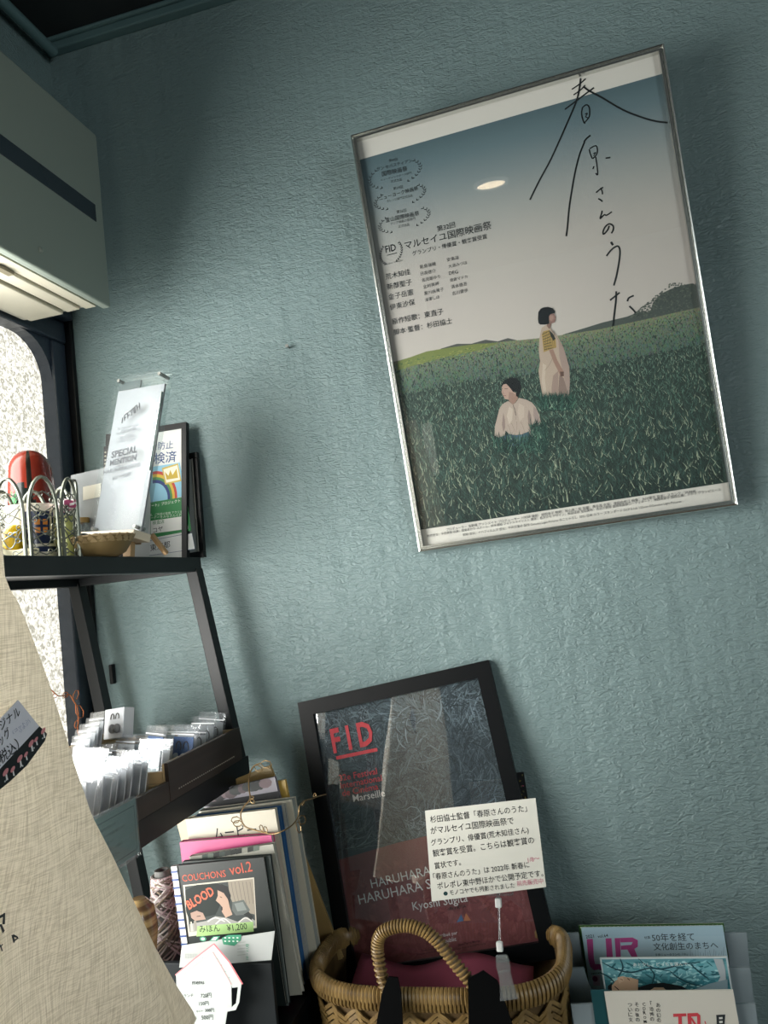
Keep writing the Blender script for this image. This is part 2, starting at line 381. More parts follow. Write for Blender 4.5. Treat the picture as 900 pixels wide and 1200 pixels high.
S = Sheet((-.2785, -.0862, .7876), rot3(6.24, -1.28, -1.09), .5285, .745)
po = thing('framed_film_poster', 'large silver framed film poster of two women in a green field, hung on the wall', 'poster', S.O, S.M3)
sil = mat('brushed_silver', '#d4d6d2', .26, 1); lw_, dd = .0105, .018
frame_parts(S, .0105, .018, sil, po, prof=[(0, 0), (0, -.012), (.002, -.0175), (.004, -.018), (.0052, -.0145), (.007, -.0145), (.008, -.0165), (.0105, -.0165), (.0105, 0)])
MB().box((-S.W/2+.003, .003, .003), (S.W/2-.003, .006, S.H-.003)).build('backing_board', mat('backing_board', '#6b5d4a', .8), po)
MB().box((-S.W/2+.01, 0, .01), (S.W/2-.01, .002, S.H-.01)).build('poster_sheet', mat('poster_paper', '#dedad2', .6), po)
def zz(o, k):                    # points read off an enlarged detail
    return lambda *pts: [(o[0]+x/k, o[1]+y/k) for x, y in pts]
A = Art(S); u = S.uv
PW, PH = S.W/2-.0105, S.H-.0105
tl = u(426, 186); tr = u(775, 87); br = u(846, 568); bl = u(494, 619)
UL, UR_ = -PW, PW; vt = (tl[1]+tr[1])/2; vb = (bl[1]+br[1])/2
# printed sky, drawn as bands of slightly different colour
sky = [(0, '#52686f'), (.10, '#647980'), (.22, '#808d90'), (.38, '#a0a3a0'), (.55, '#b5b1ab'), (.8, '#c0b9b3'), (1, '#c4bdb6')]
hz = u(600, 400)[1]-.01
def sample(tab, t):
    for (a, ca), (b_, cb) in zip(tab, tab[1:]):
        if t <= b_: return grain(lin(ca), lin(cb), (t-a)/(b_-a))
    return lin(tab[-1][1])[:3]
U_ = UArt(S); U_.y = A.y
N_ = 90
for i in range(N_):
    a = vt + (hz-vt)*i/N_; b_ = vt + (hz-vt)*(i+1)/N_
    U_.poly([(UL, b_), (UR_, b_), (UR_, a), (UL, a)], sample(sky, (i+.5)/N_), z=False)
A.y = U_.y - 1e-5
# hills, horizon and field
A.poly([u_ for u_ in zz((440, 380), 2.093)((160, 60), (200, 48), (235, 48), (270, 38), (300, 42), (325, 34), (350, 40), (352, 52), (160, 75))], '#4f5250')
A.poly([(660, 392), (690, 383), (706, 378), (735, 371), (745, 367), (762, 365), (765, 355), (775, 344), (790, 337), (806, 333), (812, 332), (817, 333), (822, 372), (660, 402)], '#4c5450')
for k in range(420):
    t = rnd.random(); x = 738+72*t; y = 372-40*(rnd.random()**.6)*min(1, t*1.5)
    A.ell((x, y), .0014, .0011, rnd.choice(['#59625a', '#434c48', '#646b62', '#4a534d']), n=6)
fld = [(464, 424), (500, 414), (540, 406), (600, 400), (640, 396), (700, 387), (760, 374), (818, 361), (846, 568), (494, 619)]
fu = [u(*p) for p in fld]
fu[0] = (UL, fu[0][1]); fu[7] = (UR_, fu[7][1]); fu[8] = (UR_, vb); fu[9] = (UL, vb)
A.px = False; A.poly(fu, '#263733'); A.px = True
def topv(x):
    for a, b_ in zip(fu[:8], fu[1:8]):
        if a[0] <= x <= b_[0]: return a[1]+(b_[1]-a[1])*(x-a[0])/(b_[0]-a[0])
    return fu[0][1] if x < fu[0][0] else fu[7][1]
gtab = [(0, '#7b8366'), (.05, '#6c7a66'), (.16, '#55695c'), (.35, '#455c50'), (.6, '#30453d'), (1, '#1e302b')]
yl0 = A.y
GR = MB()
def blades(n, cond=None, yy=None):
    for k in range(n):
        t = (rnd.random() if k % 3 else rnd.random()**2); x = UL + (UR_-UL)*rnd.random(); tv = topv(x); v = tv + (vb-tv)*t
        if cond and not cond(x, v, t): continue
        c = sample(gtab, t); br_ = rnd.choice([.3, .5, .8, 1, 1.3, 1.9, 2.8]) if t > .1 else rnd.choice([.85, 1, 1.15])
        c = tuple(min(1, q_*br_) for q_ in c)
        if t > .12 and rnd.random() < .09: c = grain(c, lin('#b9c4a8'), .7)
        L = (.003+.017*t)*rnd.uniform(.5, 1.2); w = .0005+.0011*t; a = rnd.gauss(0, .55)
        dx, dz = math.sin(a)*L, math.cos(a)*L; x1 = min(max(x+dx, UL), UR_); z1 = min(v+dz, tv+.001)
        xx = (x+x1)/2 + rnd.gauss(0, w)
        y_ = yy if yy else yl0 - 4e-5*rnd.random() - 2e-6
        GR.add([(max(x-w/2, UL), y_, v), (min(x+w/2, UR_), y_, v), (xx+w*.35, y_, (v+z1)/2), (x1, y_, z1), (xx-w*.35, y_, (v+z1)/2)], [(0, 1, 2, 4), (4, 2, 3)], c+(1,))
blades(21000)
for k in range(9000):
    t = .20*rnd.random()**1.6; x = UL+(UR_-UL)*rnd.random(); v = topv(x)+(vb-topv(x))*t; c = tuple(q_*rnd.uniform(.75, 1.35) for q_ in sample(gtab, t)); w = .0012; L = .0022+.010*t
    y_ = yl0-4.4e-5-1e-5*rnd.random(); x0_ = min(max(x, UL+w), UR_-w)
    GR.add([(x0_-w, y_, v-L*.4), (x0_+w, y_, v-L*.4), (x0_+rnd.gauss(0, .0006), y_, min(v+L, topv(x)+.0008))], [(0, 1, 2)], c+(1,))
A.y = yl0 - 6e-5
# pale yellow-green strip of the far meadow
A.poly([(466, 424), (500, 412), (530, 407), (560, 403), (585, 402), (560, 411), (520, 419), (466, 434)], '#76814a')
for k in range(120):
    t = rnd.random(); A.ell((468+105*t, 429-22*t+rnd.uniform(-4, 4)), .0022, .0006, rnd.choice(['#8b9250', '#5f7345', '#a09f5c', '#4f6a42']), ang=.1, n=6)
# standing woman
z3 = zz((570, 350), 8.18)
A.poly(z3((530, 280), (575, 250), (615, 285), (650, 330), (680, 360), (735, 460), (770, 570), (795, 660), (800, 800), (790, 970), (720, 1000), (640, 1010), (575, 1040), (545, 960), (515, 800), (500, 700), (515, 600), (502, 500), (508, 380)), '#b4a292')
A.poly(z3((690, 400), (735, 460), (770, 570), (795, 660), (800, 800), (790, 960), (765, 870), (745, 760), (700, 560)), '#a18d84')
A.poly(z3((700, 730), (740, 760), (775, 880), (780, 960), (700, 985), (690, 880)), '#86736b')
A.poly(z3((640, 740), (690, 690), (690, 850), (680, 1000), (625, 1000), (625, 850)), '#9c877d')
A.poly(z3((540, 620), (575, 640), (560, 760), (575, 900), (600, 1010), (570, 1000), (530, 800)), '#c2b2a2')
A.stroke(z3((640, 560), (600, 640), (560, 690)), .0008, '#96867a'); A.stroke(z3((620, 300), (680, 380), (735, 470)), .0012, '#97857b')
A.poly(z3((585, 232), (622, 232), (613, 285), (600, 292), (578, 262)), '#85695f')
A.poly(z3((598, 150), (650, 145), (655, 165), (668, 178), (660, 190), (662, 205), (653, 230), (625, 240), (598, 215)), '#8f7169')
A.poly(z3((610, 160), (640, 156), (645, 190), (625, 215), (605, 205)), '#a08379')
A.poly(z3((494, 200), (498, 130), (520, 98), (550, 85), (590, 80), (635, 93), (657, 120), (655, 140), (615, 150), (600, 170), (602, 242), (560, 251), (515, 250), (500, 235)), '#11161b')
A.stroke(z3((515, 150), (512, 200), (520, 240)), .0006, '#2b333a'); A.stroke(z3((545, 130), (540, 180), (548, 240)), .0005, '#262e35')
A.stroke(z3((625, 158), (645, 156)), .0005, '#2a2224'); A.stroke(z3((648, 210), (660, 207)), .0006, '#6a3a3a')
A.poly(z3((600, 495), (640, 485), (680, 590), (712, 650), (742, 700), (738, 742), (708, 742), (686, 690), (645, 610)), '#9a7c6e')
A.poly(z3((705, 700), (742, 700), (742, 745), (712, 748)), '#5f4840')
A.poly(z3((530, 345), (548, 315), (600, 300), (640, 345), (664, 385), (672, 470), (610, 490), (550, 515), (540, 430)), '#a98f58')
for k in range(7):
    A.stroke(z3((535+k*4, 345+k*24), (600+k*6, 312+k*27)), .0009, '#3d3830', smooth=False)
    A.stroke(z3((545+k*17, 320-k*2), (560+k*16, 500-k*4)), .0006, '#54492f', smooth=False)
A.poly(z3((600, 300), (640, 340), (664, 385), (640, 405), (612, 350)), '#2e322e')
# seated woman
z4 = zz((570, 430), 11.25)
A.poly(z4((150, 930), (250, 905), (300, 890), (420, 870), (560, 860), (575, 930), (500, 1010), (400, 1050), (310, 1050), (240, 990)), '#46606f')
A.poly(z4((290, 960), (360, 930), (330, 1040), (290, 1030)), '#2c424f'); A.poly(z4((420, 900), (520, 890), (480, 980), (430, 1000)), '#5a7686')
A.poly(z4((290, 450), (350, 500), (390, 470), (430, 408), (520, 430), (600, 470), (650, 530), (690, 620), (722, 740), (715, 830), (690, 880), (640, 935), (600, 920), (570, 880), (560, 850), (470, 890), (380, 900), (300, 885), (255, 840), (240, 910), (160, 930), (110, 905), (112, 790), (150, 640), (170, 560), (190, 520), (230, 480)), '#b2a296')
A.poly(z4((560, 560), (590, 640), (610, 800), (600, 900), (570, 860), (555, 760), (545, 650)), '#8e7d76')
A.poly(z4((620, 520), (660, 560), (700, 680), (700, 800), (650, 760), (620, 640)), '#9c8b85')
A.poly(z4((225, 600), (245, 700), (250, 800), (225, 860), (205, 760)), '#93817a')
A.poly(z4((300, 520), (350, 560), (340, 700), (300, 760), (270, 650)), '#c3b4a6')
A.poly(z4((430, 480), (500, 520), (500, 660), (440, 720), (410, 600)), '#bdada0')
for a in ((380, 540, 390, 700), (330, 740, 370, 860), (450, 720, 500, 850), (400, 720, 390, 860), (280, 760, 320, 860)):
    A.stroke(z4((a[0], a[1]), ((a[0]+a[2])/2+8, (a[1]+a[3])/2), (a[2], a[3])), .0006, '#8f7f76')
A.stroke(z4((352, 500), (372, 560), (388, 640)), .0009, '#5d524c')
A.poly(z4((290, 420), (390, 365), (420, 410), (385, 470), (350, 498), (305, 460)), '#9b7d70')
A.poly(z4((205, 260), (225, 232), (262, 225), (330, 290), (350, 330), (390, 340), (388, 372), (340, 415), (290, 432), (250, 425), (222, 380), (200, 335), (206, 300)), '#b5988b')
A.poly(z4((300, 330), (350, 340), (385, 372), (340, 415), (290, 430)), '#9b7f73')
A.poly(z4((195, 245), (215, 205), (240, 180), (290, 152), (340, 143), (395, 150), (440, 190), (462, 260), (448, 330), (415, 398), (392, 385), (398, 330), (375, 318), (350, 330), (330, 300), (300, 262), (262, 222), (225, 232), (205, 265)), '#0e1317')
A.stroke(z4((240, 290), (285, 288)), .0007, '#3a2a28'); A.stroke(z4((205, 290), (215, 288)), .0006, '#3a2a28')
A.stroke(z4((228, 378), (262, 382)), .0008, '#7d4642'); A.stroke(z4((215, 320), (225, 350), (240, 352)), .0005, '#8f6f64')
# grass tufts growing over the hems
for k in range(1500):
    if k % 2: x0, y0 = rnd.uniform(578, 640), rnd.uniform(514, 532)
    else: x0, y0 = rnd.uniform(634, 672), rnd.uniform(468, 482)
    a = rnd.gauss(.1, .5); L = rnd.uniform(5, 13); c = rnd.choice(['#17302c', '#21403a', '#33564c', '#4d7060', '#122622', '#86a08c' if k % 7 == 0 else '#1c3733'])
    if k % 4 == 3: x0 = rnd.uniform(622, 640); y0 = rnd.uniform(500, 528)
    A.poly([(x0-.7, y0), (x0+.7, y0), (x0+math.sin(a)*L, y0-math.cos(a)*L)], c, z=(k % 20 == 0))
pic = A; pic.mb.v = U_.mb.v + [] if False else pic.mb.v
allm = MB(); 
for q_ in (U_.mb, A.mb, GR): allm.add(q_.v, q_.f); allm.c[-len(q_.f):] = q_.c
allm.v = [Vector((min(max(v.x, UL), UR_), v.y, v.z)) for v in allm.v]
sheet_o = bpy.data.objects['poster_sheet']
allm.build('printed_photograph', ink_mat('printed_paper'), sheet_o)
# lettering ----------------------------------------------------------
T = Art(S, -.0008); K = '#22282c'
z1 = zz((610, 80), 5.0); bw = .0026
for pts, w in (
    (((300, 125), (345, 95), (382, 62)), .0022), (((310, 158), (350, 130), (378, 100)), .0022), (((260, 242), (330, 190), (380, 152), (430, 115)), .0026),
    (((352, 58), (345, 120), (325, 200), (270, 330), (180, 530), (110, 660), (55, 772)), .0028), (((368, 108), (400, 132), (480, 175), (600, 245), (720, 292), (800, 313), (862, 320)), .0028),
    (((362, 235), (358, 270), (368, 310), (378, 326)), .0022), (((360, 235), (385, 215), (402, 230), (405, 265), (400, 290), (375, 320)), .0022), (((378, 270), (392, 265), (382, 285), (395, 292)), .0016),
    (((410, 394), (390, 410), (375, 428), (372, 440), (345, 510), (320, 610), (300, 720), (285, 820), (276, 920), (268, 985)), .0028),
    (((402, 475), (408, 500), (420, 530)), .002), (((405, 472), (440, 455), (450, 475), (446, 505), (422, 532)), .002), (((425, 502), (440, 495), (428, 515)), .0015),
    (((440, 520), (448, 570), (452, 625), (440, 615)), .002), (((430, 575), (424, 592)), .002), (((498, 528), (527, 524)), .0024),
    (((442, 730), (460, 715), (484, 698)), .0024), (((468, 702), (478, 722), (480, 740)), .002), (((455, 765), (468, 772), (480, 782)), .0024),
    (((478, 835), (474, 855), (466, 882), (490, 860), (505, 862), (535, 842)), .0024)):
    T.stroke(z1(*pts), w, '#0f1518', taper=False)
z2 = zz((660, 210), 6.315)
for pts, w in (
    (((340, 345), (330, 375), (300, 408), (295, 390), (310, 355), (340, 332), (368, 345), (370, 375), (356, 402)), .0026),
    (((353, 465), (368, 490)), .0034), (((320, 570), (350, 530), (385, 502), (410, 500), (420, 540), (412, 620), (395, 710), (374, 788)), .0028),
    (((346, 897), (380, 870), (418, 840)), .0028), (((392, 830), (390, 900), (378, 1000), (368, 1090), (360, 1156)), .0030),
    (((475, 905), (485, 880), (522, 862)), .0028), (((489, 940), (520, 970), (556, 1012)), .0028)):
    T.stroke(z2(*pts), w, '#0f1518')
def laurel(cx, cyy, rx, ry, a0=.5, n=9):
    for sgn in (-1, 1):
        for k in range(n):
            a = -math.pi/2 + sgn*(.55 + 1.75*k/(n-1))
            for q_, w_ in ((1.0, .75), (.93, -.75)):
                x = cx + q_*rx*math.cos(a); y = cyy - q_*ry*math.sin(a) - .27*(x-cx)
                T.ell((x, y), .0024, .0007, K, ang=a+sgn*(math.pi/2-w_), n=6)
laurel(463, 204, 31, 15); laurel(469, 231, 30, 12.5); laurel(474, 258, 30, 12.5); laurel(458.5, 296, 13, 14, n=10)
zt = zz((420, 160), 5.0)
def tz(zf, t, a, b_, c=K, h=1., off=0.): T.text(t, zf(a)[0], zf(b_)[0], c, h, off)
tz(zt, '第69回', (180, 150), (230, 140)); tz(zt, 'サン·セバスティアン', (110, 202), (315, 150), h=1.0, off=.003); tz(zt, '国際映画祭', (140, 233), (288, 200), off=.004)
tz(zt, 'ニューディレクターズ部門', (132, 262), (312, 218), h=.8); tz(zt, '正式出品', (192, 272), (256, 258))
tz(zt, '第59回', (206, 315), (262, 303)); tz(zt, 'ニューヨーク映画祭', (125, 375), (352, 312), off=.004); tz(zt, 'カレンツ部門正式出品', (168, 387), (318, 352))
tz(zt, '第26回', (225, 452), (282, 440)); tz(zt, '釜山国際映画祭', (160, 504), (358, 460), off=.004); tz(zt, 'アジア映画の窓部門', (190, 520), (334, 487)); tz(zt, '正式出品', (236, 535), (300, 522))
tz(zt, '第32回', (463, 557), (568, 530), off=.004); tz(zt, 'マルセイユ国際映画祭', (275, 660), (782, 538), off=.005); tz(zt, 'グランプリ・俳優賞・観客賞受賞', (318, 698), (755, 596), off=.004)
z5 = zz((440, 250), 5.625)
tz(z5, 'FID', (70, 262), (138, 245), h=1.25, off=.012); T.stroke(z5((76, 278), (142, 262)), .0012, K); tz(z5, 'Sélection Officielle', (58, 345), (180, 314), h=.9)
for t, a, b_ in (('荒木知佳', (70, 436), (232, 400)), ('新部聖子', (78, 503), (242, 468)), ('金子岳憲', (88, 570), (252, 535)), ('伊東沙保', (98, 637), (262, 600))): tz(z5, t, a, b_, off=.003)
for t, a, b_ in (('能島瑞穂', (295, 365), (400, 343)), ('日高啓介', (300, 410), (400, 388)), ('名児耶ゆり', (308, 452), (428, 426)), ('北村美岬', (316, 497), (420, 472)), ('黒川由美子', (322, 540), (452, 510)), ('深澤しほ', (328, 583), (424, 560)),
                 ('安楽涼', (472, 318), (550, 302)), ('大須みづほ', (482, 362), (606, 334)), ('DEG', (486, 408), (546, 396)), ('徳倉マドカ', (492, 452), (608, 426)), ('清水啓吾', (500, 496), (606, 474)), ('吉川愛歩', (508, 540), (612, 516))): tz(z5, t, a, b_)
tz(z5, '原作短歌：東直子', (112, 732), (450, 662), off=.005); tz(z5, '脚本·監督：杉田協士', (122, 802), (508, 724), off=.005)
z6 = zz((480, 560), 2.3077)
tz(z6, 'プロデューサー 髙野颯 アソシエイト プロデューサー 川村岬 撮影：飯岡幸子 照明：秋山恵二郎 音響：黄永昌 衣裳：寺田由希江 編集：大川景子 音楽：スカンク／SKANK', (100, 143), (775, 38), h=1.0)
tz(z6, '制作担当：半田美樹 衣装：田島あかり スチール：鈴木理絵 フォトスタイリスト 題字：若木沙弓 デザイン：飯田佳奈 宣伝美術：長谷川健郎 国際映画祭コーディネート：槻舘南菜子 国際広報：デボラ·グランピエール', (48, 160), (842, 34), h=1.0)
tz(z6, '配給·宣伝：イハフィルムズ 宣伝：平井万里子 製作 Genuine Light Pictures ねこじゃらし  2021 日本 カラー スタンダード DCP 5.1ch 120min ©Genuine Light Pictures', (145, 157), (735, 66), h=1.0)
T.build('printed_lettering', sheet_o)
pg = glass_mat('poster_acrylic', .050, (.97, .98, .98), .015, grow=.8)
MB().box((-S.W/2+.0085, -.0040, .0085), (S.W/2-.0085, -.0030, S.H-.0085)).build('clear_cover', pg, po)

# ================================================================== LEANING BLACK FRAME
S = Sheet((-.4837, -.0200, -.2179), rot3(-10.4, -7.44, .61), .3042, .4137)
fw = .0245
SO = Sheet(S.M @ Vector((-S.W/2-fw, 0, S.H+fw)), S.M3, S.W+2*fw, S.H+2*fw)
fo = thing('black_framed_festival_poster', 'black framed red and grey festival poster leaning in the basket', 'poster', SO.O, SO.M3)
MW[fo.name] = SO.M
blk = mat('matte_black_wood', '#05080b', .4, spec=.2)
frame_parts(SO, fw+.001, .014, blk, fo, back=.004)
S = SO
MB().box((-S.W/2+fw-.006, .0005, fw-.006), (S.W/2-fw+.006, .003, S.H-fw+.006)).build('poster_sheet', mat('poster_paper'), fo)
sheet_o = bpy.data.objects['poster_sheet.001']
A = Art(S, .0001); e = .002; x0, x1, y0, y1 = -S.W/2+fw-e, S.W/2-fw+e, fw-e, S.H-fw+e
U_ = UArt(S); U_.y = .0001
NB = 70; ctab = [(0, '#56646c'), (.12, '#47555c'), (.3, '#38454d'), (.5, '#333f48'), (.6, '#3c464e'), (1, '#3c464e')]
mid_v = S.uv(480, 985)[1]
for i in range(NB):
    a = y1+(mid_v-.02-y1)*i/NB; b_ = y1+(mid_v-.02-y1)*(i+1)/NB
    U_.poly([(x0, b_), (x1, b_), (x1, a), (x0, a)], sample(ctab, i/NB), z=False)
fl = MB()
def feather(cx, cz, a, L, w, c, y, bend):
    P = [(cx, cz)]; n = 5
    for k in range(n): a += bend; P.append((P[-1][0]+math.cos(a)*L/n, P[-1][1]+math.sin(a)*L/n))
    P = [p for p in P if x0 <= p[0] <= x1 and mid_v <= p[1] <= y1]
    if len(P) < 2: return
    vs = []
    for i, p in enumerate(P):
        q_ = P[min(i+1, len(P)-1)]; r_ = P[max(i-1, 0)]; d = Vector((q_[0]-r_[0], q_[1]-r_[1])).normalized(); ww = w/2*math.sin(math.pi*(i+.6)/(len(P)+.3))
        vs += [(p[0]-d.y*ww, y, p[1]+d.x*ww), (p[0]+d.y*ww, y, p[1]-d.x*ww)]
    fl.add(vs, [(2*i, 2*i+1, 2*i+3, 2*i+2) for i in range(len(P)-1)], c)
for k in range(3600):
    cx = rnd.uniform(x0, x1); cz = rnd.uniform(mid_v, y1)
    tz_ = (y1-cz)/(y1-mid_v); ht = .35 + .65*math.exp(-((tz_-.16)/.16)**2)*(.4+.6*(cx-x0)/(x1-x0)) + .35*math.exp(-((tz_-.93)/.1)**2)
    b = rnd.random()
    c = grain(lin('#1d262d'), lin('#8fa2ad'), min(1, max(0, ht*b*b*1.0)))
    a = 1.2*math.sin(cx*22+1.5)+2.2*math.cos(cz*17+cx*9)+rnd.gauss(0, .6)
    feather(cx, cz, a, rnd.uniform(.015, .055), rnd.uniform(.0006, .0028), c+(1,), .0001-1e-4*rnd.random()*ht-1e-5, rnd.gauss(.1, .25))
A.y = -.0001
rd = [S.uv(360, 1012), S.uv(480, 988), S.uv(560, 973), S.uv(640, 958)]
U2 = UArt(S); U2.y = -.00016
U2.poly([(x0, y0), (x1, y0), (x1, mid_v-.006), (x1*.3, mid_v+.004), (x0*.3, mid_v), (x0, mid_v-.01)], '#7c4346')
for k in range(700):
    cx = rnd.uniform(x0+.01, x1-.01); cz = rnd.uniform(y0+.005, mid_v-.03)
    U2.ell((cx, cz), rnd.uniform(.002, .012), rnd.uniform(.001, .004), grain(lin('#713b3f'), lin('#8d5253'), rnd.random()), ang=rnd.random()*3, n=7) if k % 1 == 0 else None
U2.mb.v = [Vector((min(max(v.x, x0), x1), v.y, min(max(v.z, y0), y1))) for v in U2.mb.v]
allm = MB()
for q_ in (U_.mb, fl, U2.mb): allm.add(q_.v, q_.f); allm.c[-len(q_.f):] = q_.c
allm.build('printed_picture', ink_mat('printed_paper'), sheet_o)
T = Art(S, U2.y-2e-4); z7 = zz((340, 770), 2.79); RED = '#d8434c'; WH = '#dcdcdc'
T.stroke(z7((152, 330), (286, 302)), .0058, RED, smooth=False)
tz(z7, 'F I D', (143, 312), (277, 282), RED, 1.45, .03)
tz(z7, '32e Festival', (163, 406), (286, 382), RED, off=.003); tz(z7, 'International', (168, 430), (302, 404), RED, off=.003)
tz(z7, 'de Cinéma', (173, 455), (290, 432), RED, off=.003); tz(z7, 'Marseille', (208, 473), (312, 454), '#e6e6e6', off=.005)
tz(z7, 'HARUHARA', (268, 755), (462, 710), WH); tz(z7, 'HARUHARA SAN', (228, 808), (520, 742), WH)
tz(z7, 'Kyoshi Sugita', (403, 827), (582, 798), '#d4d4d4', off=.003)
tz(z7, 'Attribué par', (476, 918), (548, 905), WH); tz(z7, 'le public', (490, 937), (545, 926), WH)
tz(z7, 'Tsveta Dobreva', (430, 962), (480, 954), '#1a1416', off=.004); tz(z7, 'Déléguée générale du FIDMarseille', (415, 974), (518, 957), '#1a1416')
tz(z7, 'Jean-Pierre Moran', (550, 944), (622, 930), '#1a1416', off=.004); tz(z7, 'Délégué général du FIDMarseille', (534, 958), (640, 938), '#1a1416')
tz(z7, 'office KITA', (516, 828), (576, 818), '#1a1416', off=.004)
T.poly(z7((545, 866), (560, 840), (568, 862)), '#4f6f9a'); T.poly(z7((568, 862), (575, 836), (592, 860)), '#b8734f')
o = T.build('printed_lettering', sheet_o); o['kind'] = 'stuff'
fg = glass_mat('frame_glass', .085, (.96, .97, .97), .01, grow=.8)
MB().box((-S.W/2+fw-.004, -.0030, fw-.004), (S.W/2-fw+.004, -.0020, S.H-fw+.004)).build('glass', fg, fo)

# ================================================================== LADDER SHELF
sh = thing('ladder_shelf', 'black metal ladder shelf leaning beside the window, loaded with small goods', 'shelf', (-.62, -.5, ZF))
bm_ = mat('black_shelf_metal', '#0c1114', .45, spec=.35)
ZT = .085
xf = lambda z: -.657 + .148*(ZT-z)
xb = lambda z: -.902 + .150*(ZT-z)
SY0, SY1 = -.98, -.060
for yy in (SY1-.012, SY0+.012):
    for fx in (xf, xb):
        MB().beam((fx(.064)-.012, yy, .064), (fx(ZF)-.012, yy, ZF), .024, .022, (0, 1, 0)).build('leg', bm_, sh, True, bevel=.0015)
MB().box((xf(ZT)-.022, SY0, ZT-.026), (xf(ZT), SY1, ZT)).build('front_rail', bm_, sh, True, bevel=.001)
MB().box((xb(ZT)-.022, SY0, ZT-.026), (xb(ZT), SY1, ZT)).build('back_rail', bm_, sh, True, bevel=.001)
MB().box((xb(ZT), SY1-.02, ZT-.026), (xf(ZT)-.022, SY1, ZT)).build('end_rail', bm_, sh, True, bevel=.001)
MB().box((xb(ZT), SY0, ZT-.012), (xf(ZT)-.0225, SY1-.0205, ZT-.0005)).build('top_board', bm_, sh, True)
MB().tube([(xf(ZT)-.05, -.33, ZT-.0125), (xf(ZT)-.05, -.33, ZT-.017)], .0045, 12).build('screw', mat('steel'), sh, True)
ZL = -.275
MB().box((-.620, SY0, ZL-.036), (-.600, SY1, ZL)).build('lower_front_rail', bm_, sh, True, bevel=.001)
MB().box((-.852, SY0, ZL-.036), (-.835, SY1, ZL)).build('lower_back_rail', bm_, sh, True, bevel=.001)
MB().box((-.835, SY1-.02, ZL-.036), (-.620, SY1, ZL)).build('lower_end_rail', bm_, sh, True, bevel=.001)
MB().box((-.835, SY0, ZL-.012), (-.620, SY1-.02, ZL-.002)).build('lower_board', bm_, sh, True)
# wooden trays
dkw = mat('dark_brown_tray_wood', '#2a201b', .45, bump=(30, .3, .001, (1, .1, 1)), noise=(25, '#372a22', .35, .7, (1, .15, 2)))
ltw = mat('pale_tray_wood', '#b99f78', .6, noise=(20, '#a1865f', .35, .7, (1, .1, 3)))
def tray(label, ya, yb, ztop, xbk=-.825):
    t = thing('wooden_tray', label, 'tray', (-.71, (ya+yb)/2, ZL), group=None)
    MB().box((-.606, ya, ZL), (-.600, yb, ztop)).build('front_board', dkw, t, True)
    MB().box((-.6095, ya, ZL), (-.6062, yb, ztop-.001)).build('inner_lining', ltw, t, True)
    MB().box((xbk, ya, ZL), (xbk+.007, yb, ztop)).build('back_board', ltw, t, True)
    MB().box((xbk+.007, yb-.006, ZL), (-.610, yb, ztop-.002)).build('end_board', ltw, t, True)
    MB().box((xbk+.007, ya, ZL), (-.610, ya+.006, ztop-.012)).build('end_board', ltw, t, True)
    MB().box((xbk+.007, ya+.006, ZL), (-.610, yb-.006, ZL+.003)).build('base', ltw, t, True)
    return t
t1_ = tray('dark fronted wooden tray at the wall end of the lower shelf, row of white dots', -.330, -.085, -.221)
dm = MB()
for k in range(30): dm.box((-.5999, -.305+k*.0064, ZL+.011), (-.5994, -.3035+k*.0064, ZL+.0125))
o = dm.build('dotted_line', mat('white_dots', '#cfc8ba', .6), t1_, True); o['kind'] = 'stuff'
t2_ = tray('dark fronted wooden tray nearer the linen bag, filled with white packets', -.60, -.332, -.246)
bb = MB().box((-.832, -.33, ZL), (-.8255, -.07, -.205)); 

# ---- earring cards in clear packets
slv = glass_mat('clear_packet', .10, (.98, .99, 1), .12, haze=.06, bump=(60, .6, .003))
cardm = {'white': mat('white_card', '#c9ccd0', .6), 'grey': mat('grey_card', '#8f9497', .6), 'blue': mat('blue_card', '#1f4f86', .5), 'pale': mat('pale_blue_card', '#c3d3da', .6)}
wire = mat('dark_wire', '#3a3630', .35, .8)
def packet(label, x, y, z, yaw, lean, col, w=.05, h=.078, bead=None, group='earring cards in clear packets on the lower shelf', tilt=0):
    t = thing('earring_card', label, 'card', (x, y, z), rot3(lean, tilt, yaw), group)
    MB().box((-w/2+.004, -.0005, .003), (w/2-.004, .0007, h-.016)).build('card', cardm[col], t)
    MB().grid(lambda a, b: (-w/2+w*a, -.0030-.0018*math.sin(a*3.1)*math.sin(b*9+x*90), h*b), 4, 6).add([(-w/2, .002, 0), (w/2, .002, 0), (w/2, .002, h), (-w/2, .002, h)], [(0, 1, 2, 3)]).build('clear_sleeve', slv, t, smooth=True)
    MB().box((-w/2, -.0032, h-.013), (w/2, -.0030, h-.011)).build('seal_strip', mat('white_seal', '#eef0f2', .4), t)
    if bead:
        for sx in (-.009, .009):
            r = .006; pts = [(sx + r*math.cos(a), -.0018, h*.60 + r*1.5*math.sin(a)) for a in [math.pi*(-.15+1.25*k/10) for k in range(11)]]
            MB().tube(pts, .0007, 6).build('ear_hook', wire, t, smooth=True)
            MB().ball((sx-.005, -.0025, h*.60-.016), .0052, 8, sz=1.4).build('bead', mat('bead_'+bead, {'aqua': '#8fb6c4', 'amber': '#8a6138', 'clear': '#b9c6c8', 'green': '#5d7d66'}[bead], .2), t, smooth=True)
    return t
zc = ZL+.0035
ORD = ['nearest', 'second', 'third', 'fourth', 'fifth', 'sixth', 'seventh', 'eighth', 'ninth', 'tenth', 'eleventh']
G1 = 'white earring packets filed in the tray by the wall'
G2 = 'white packets filed in the near tray'
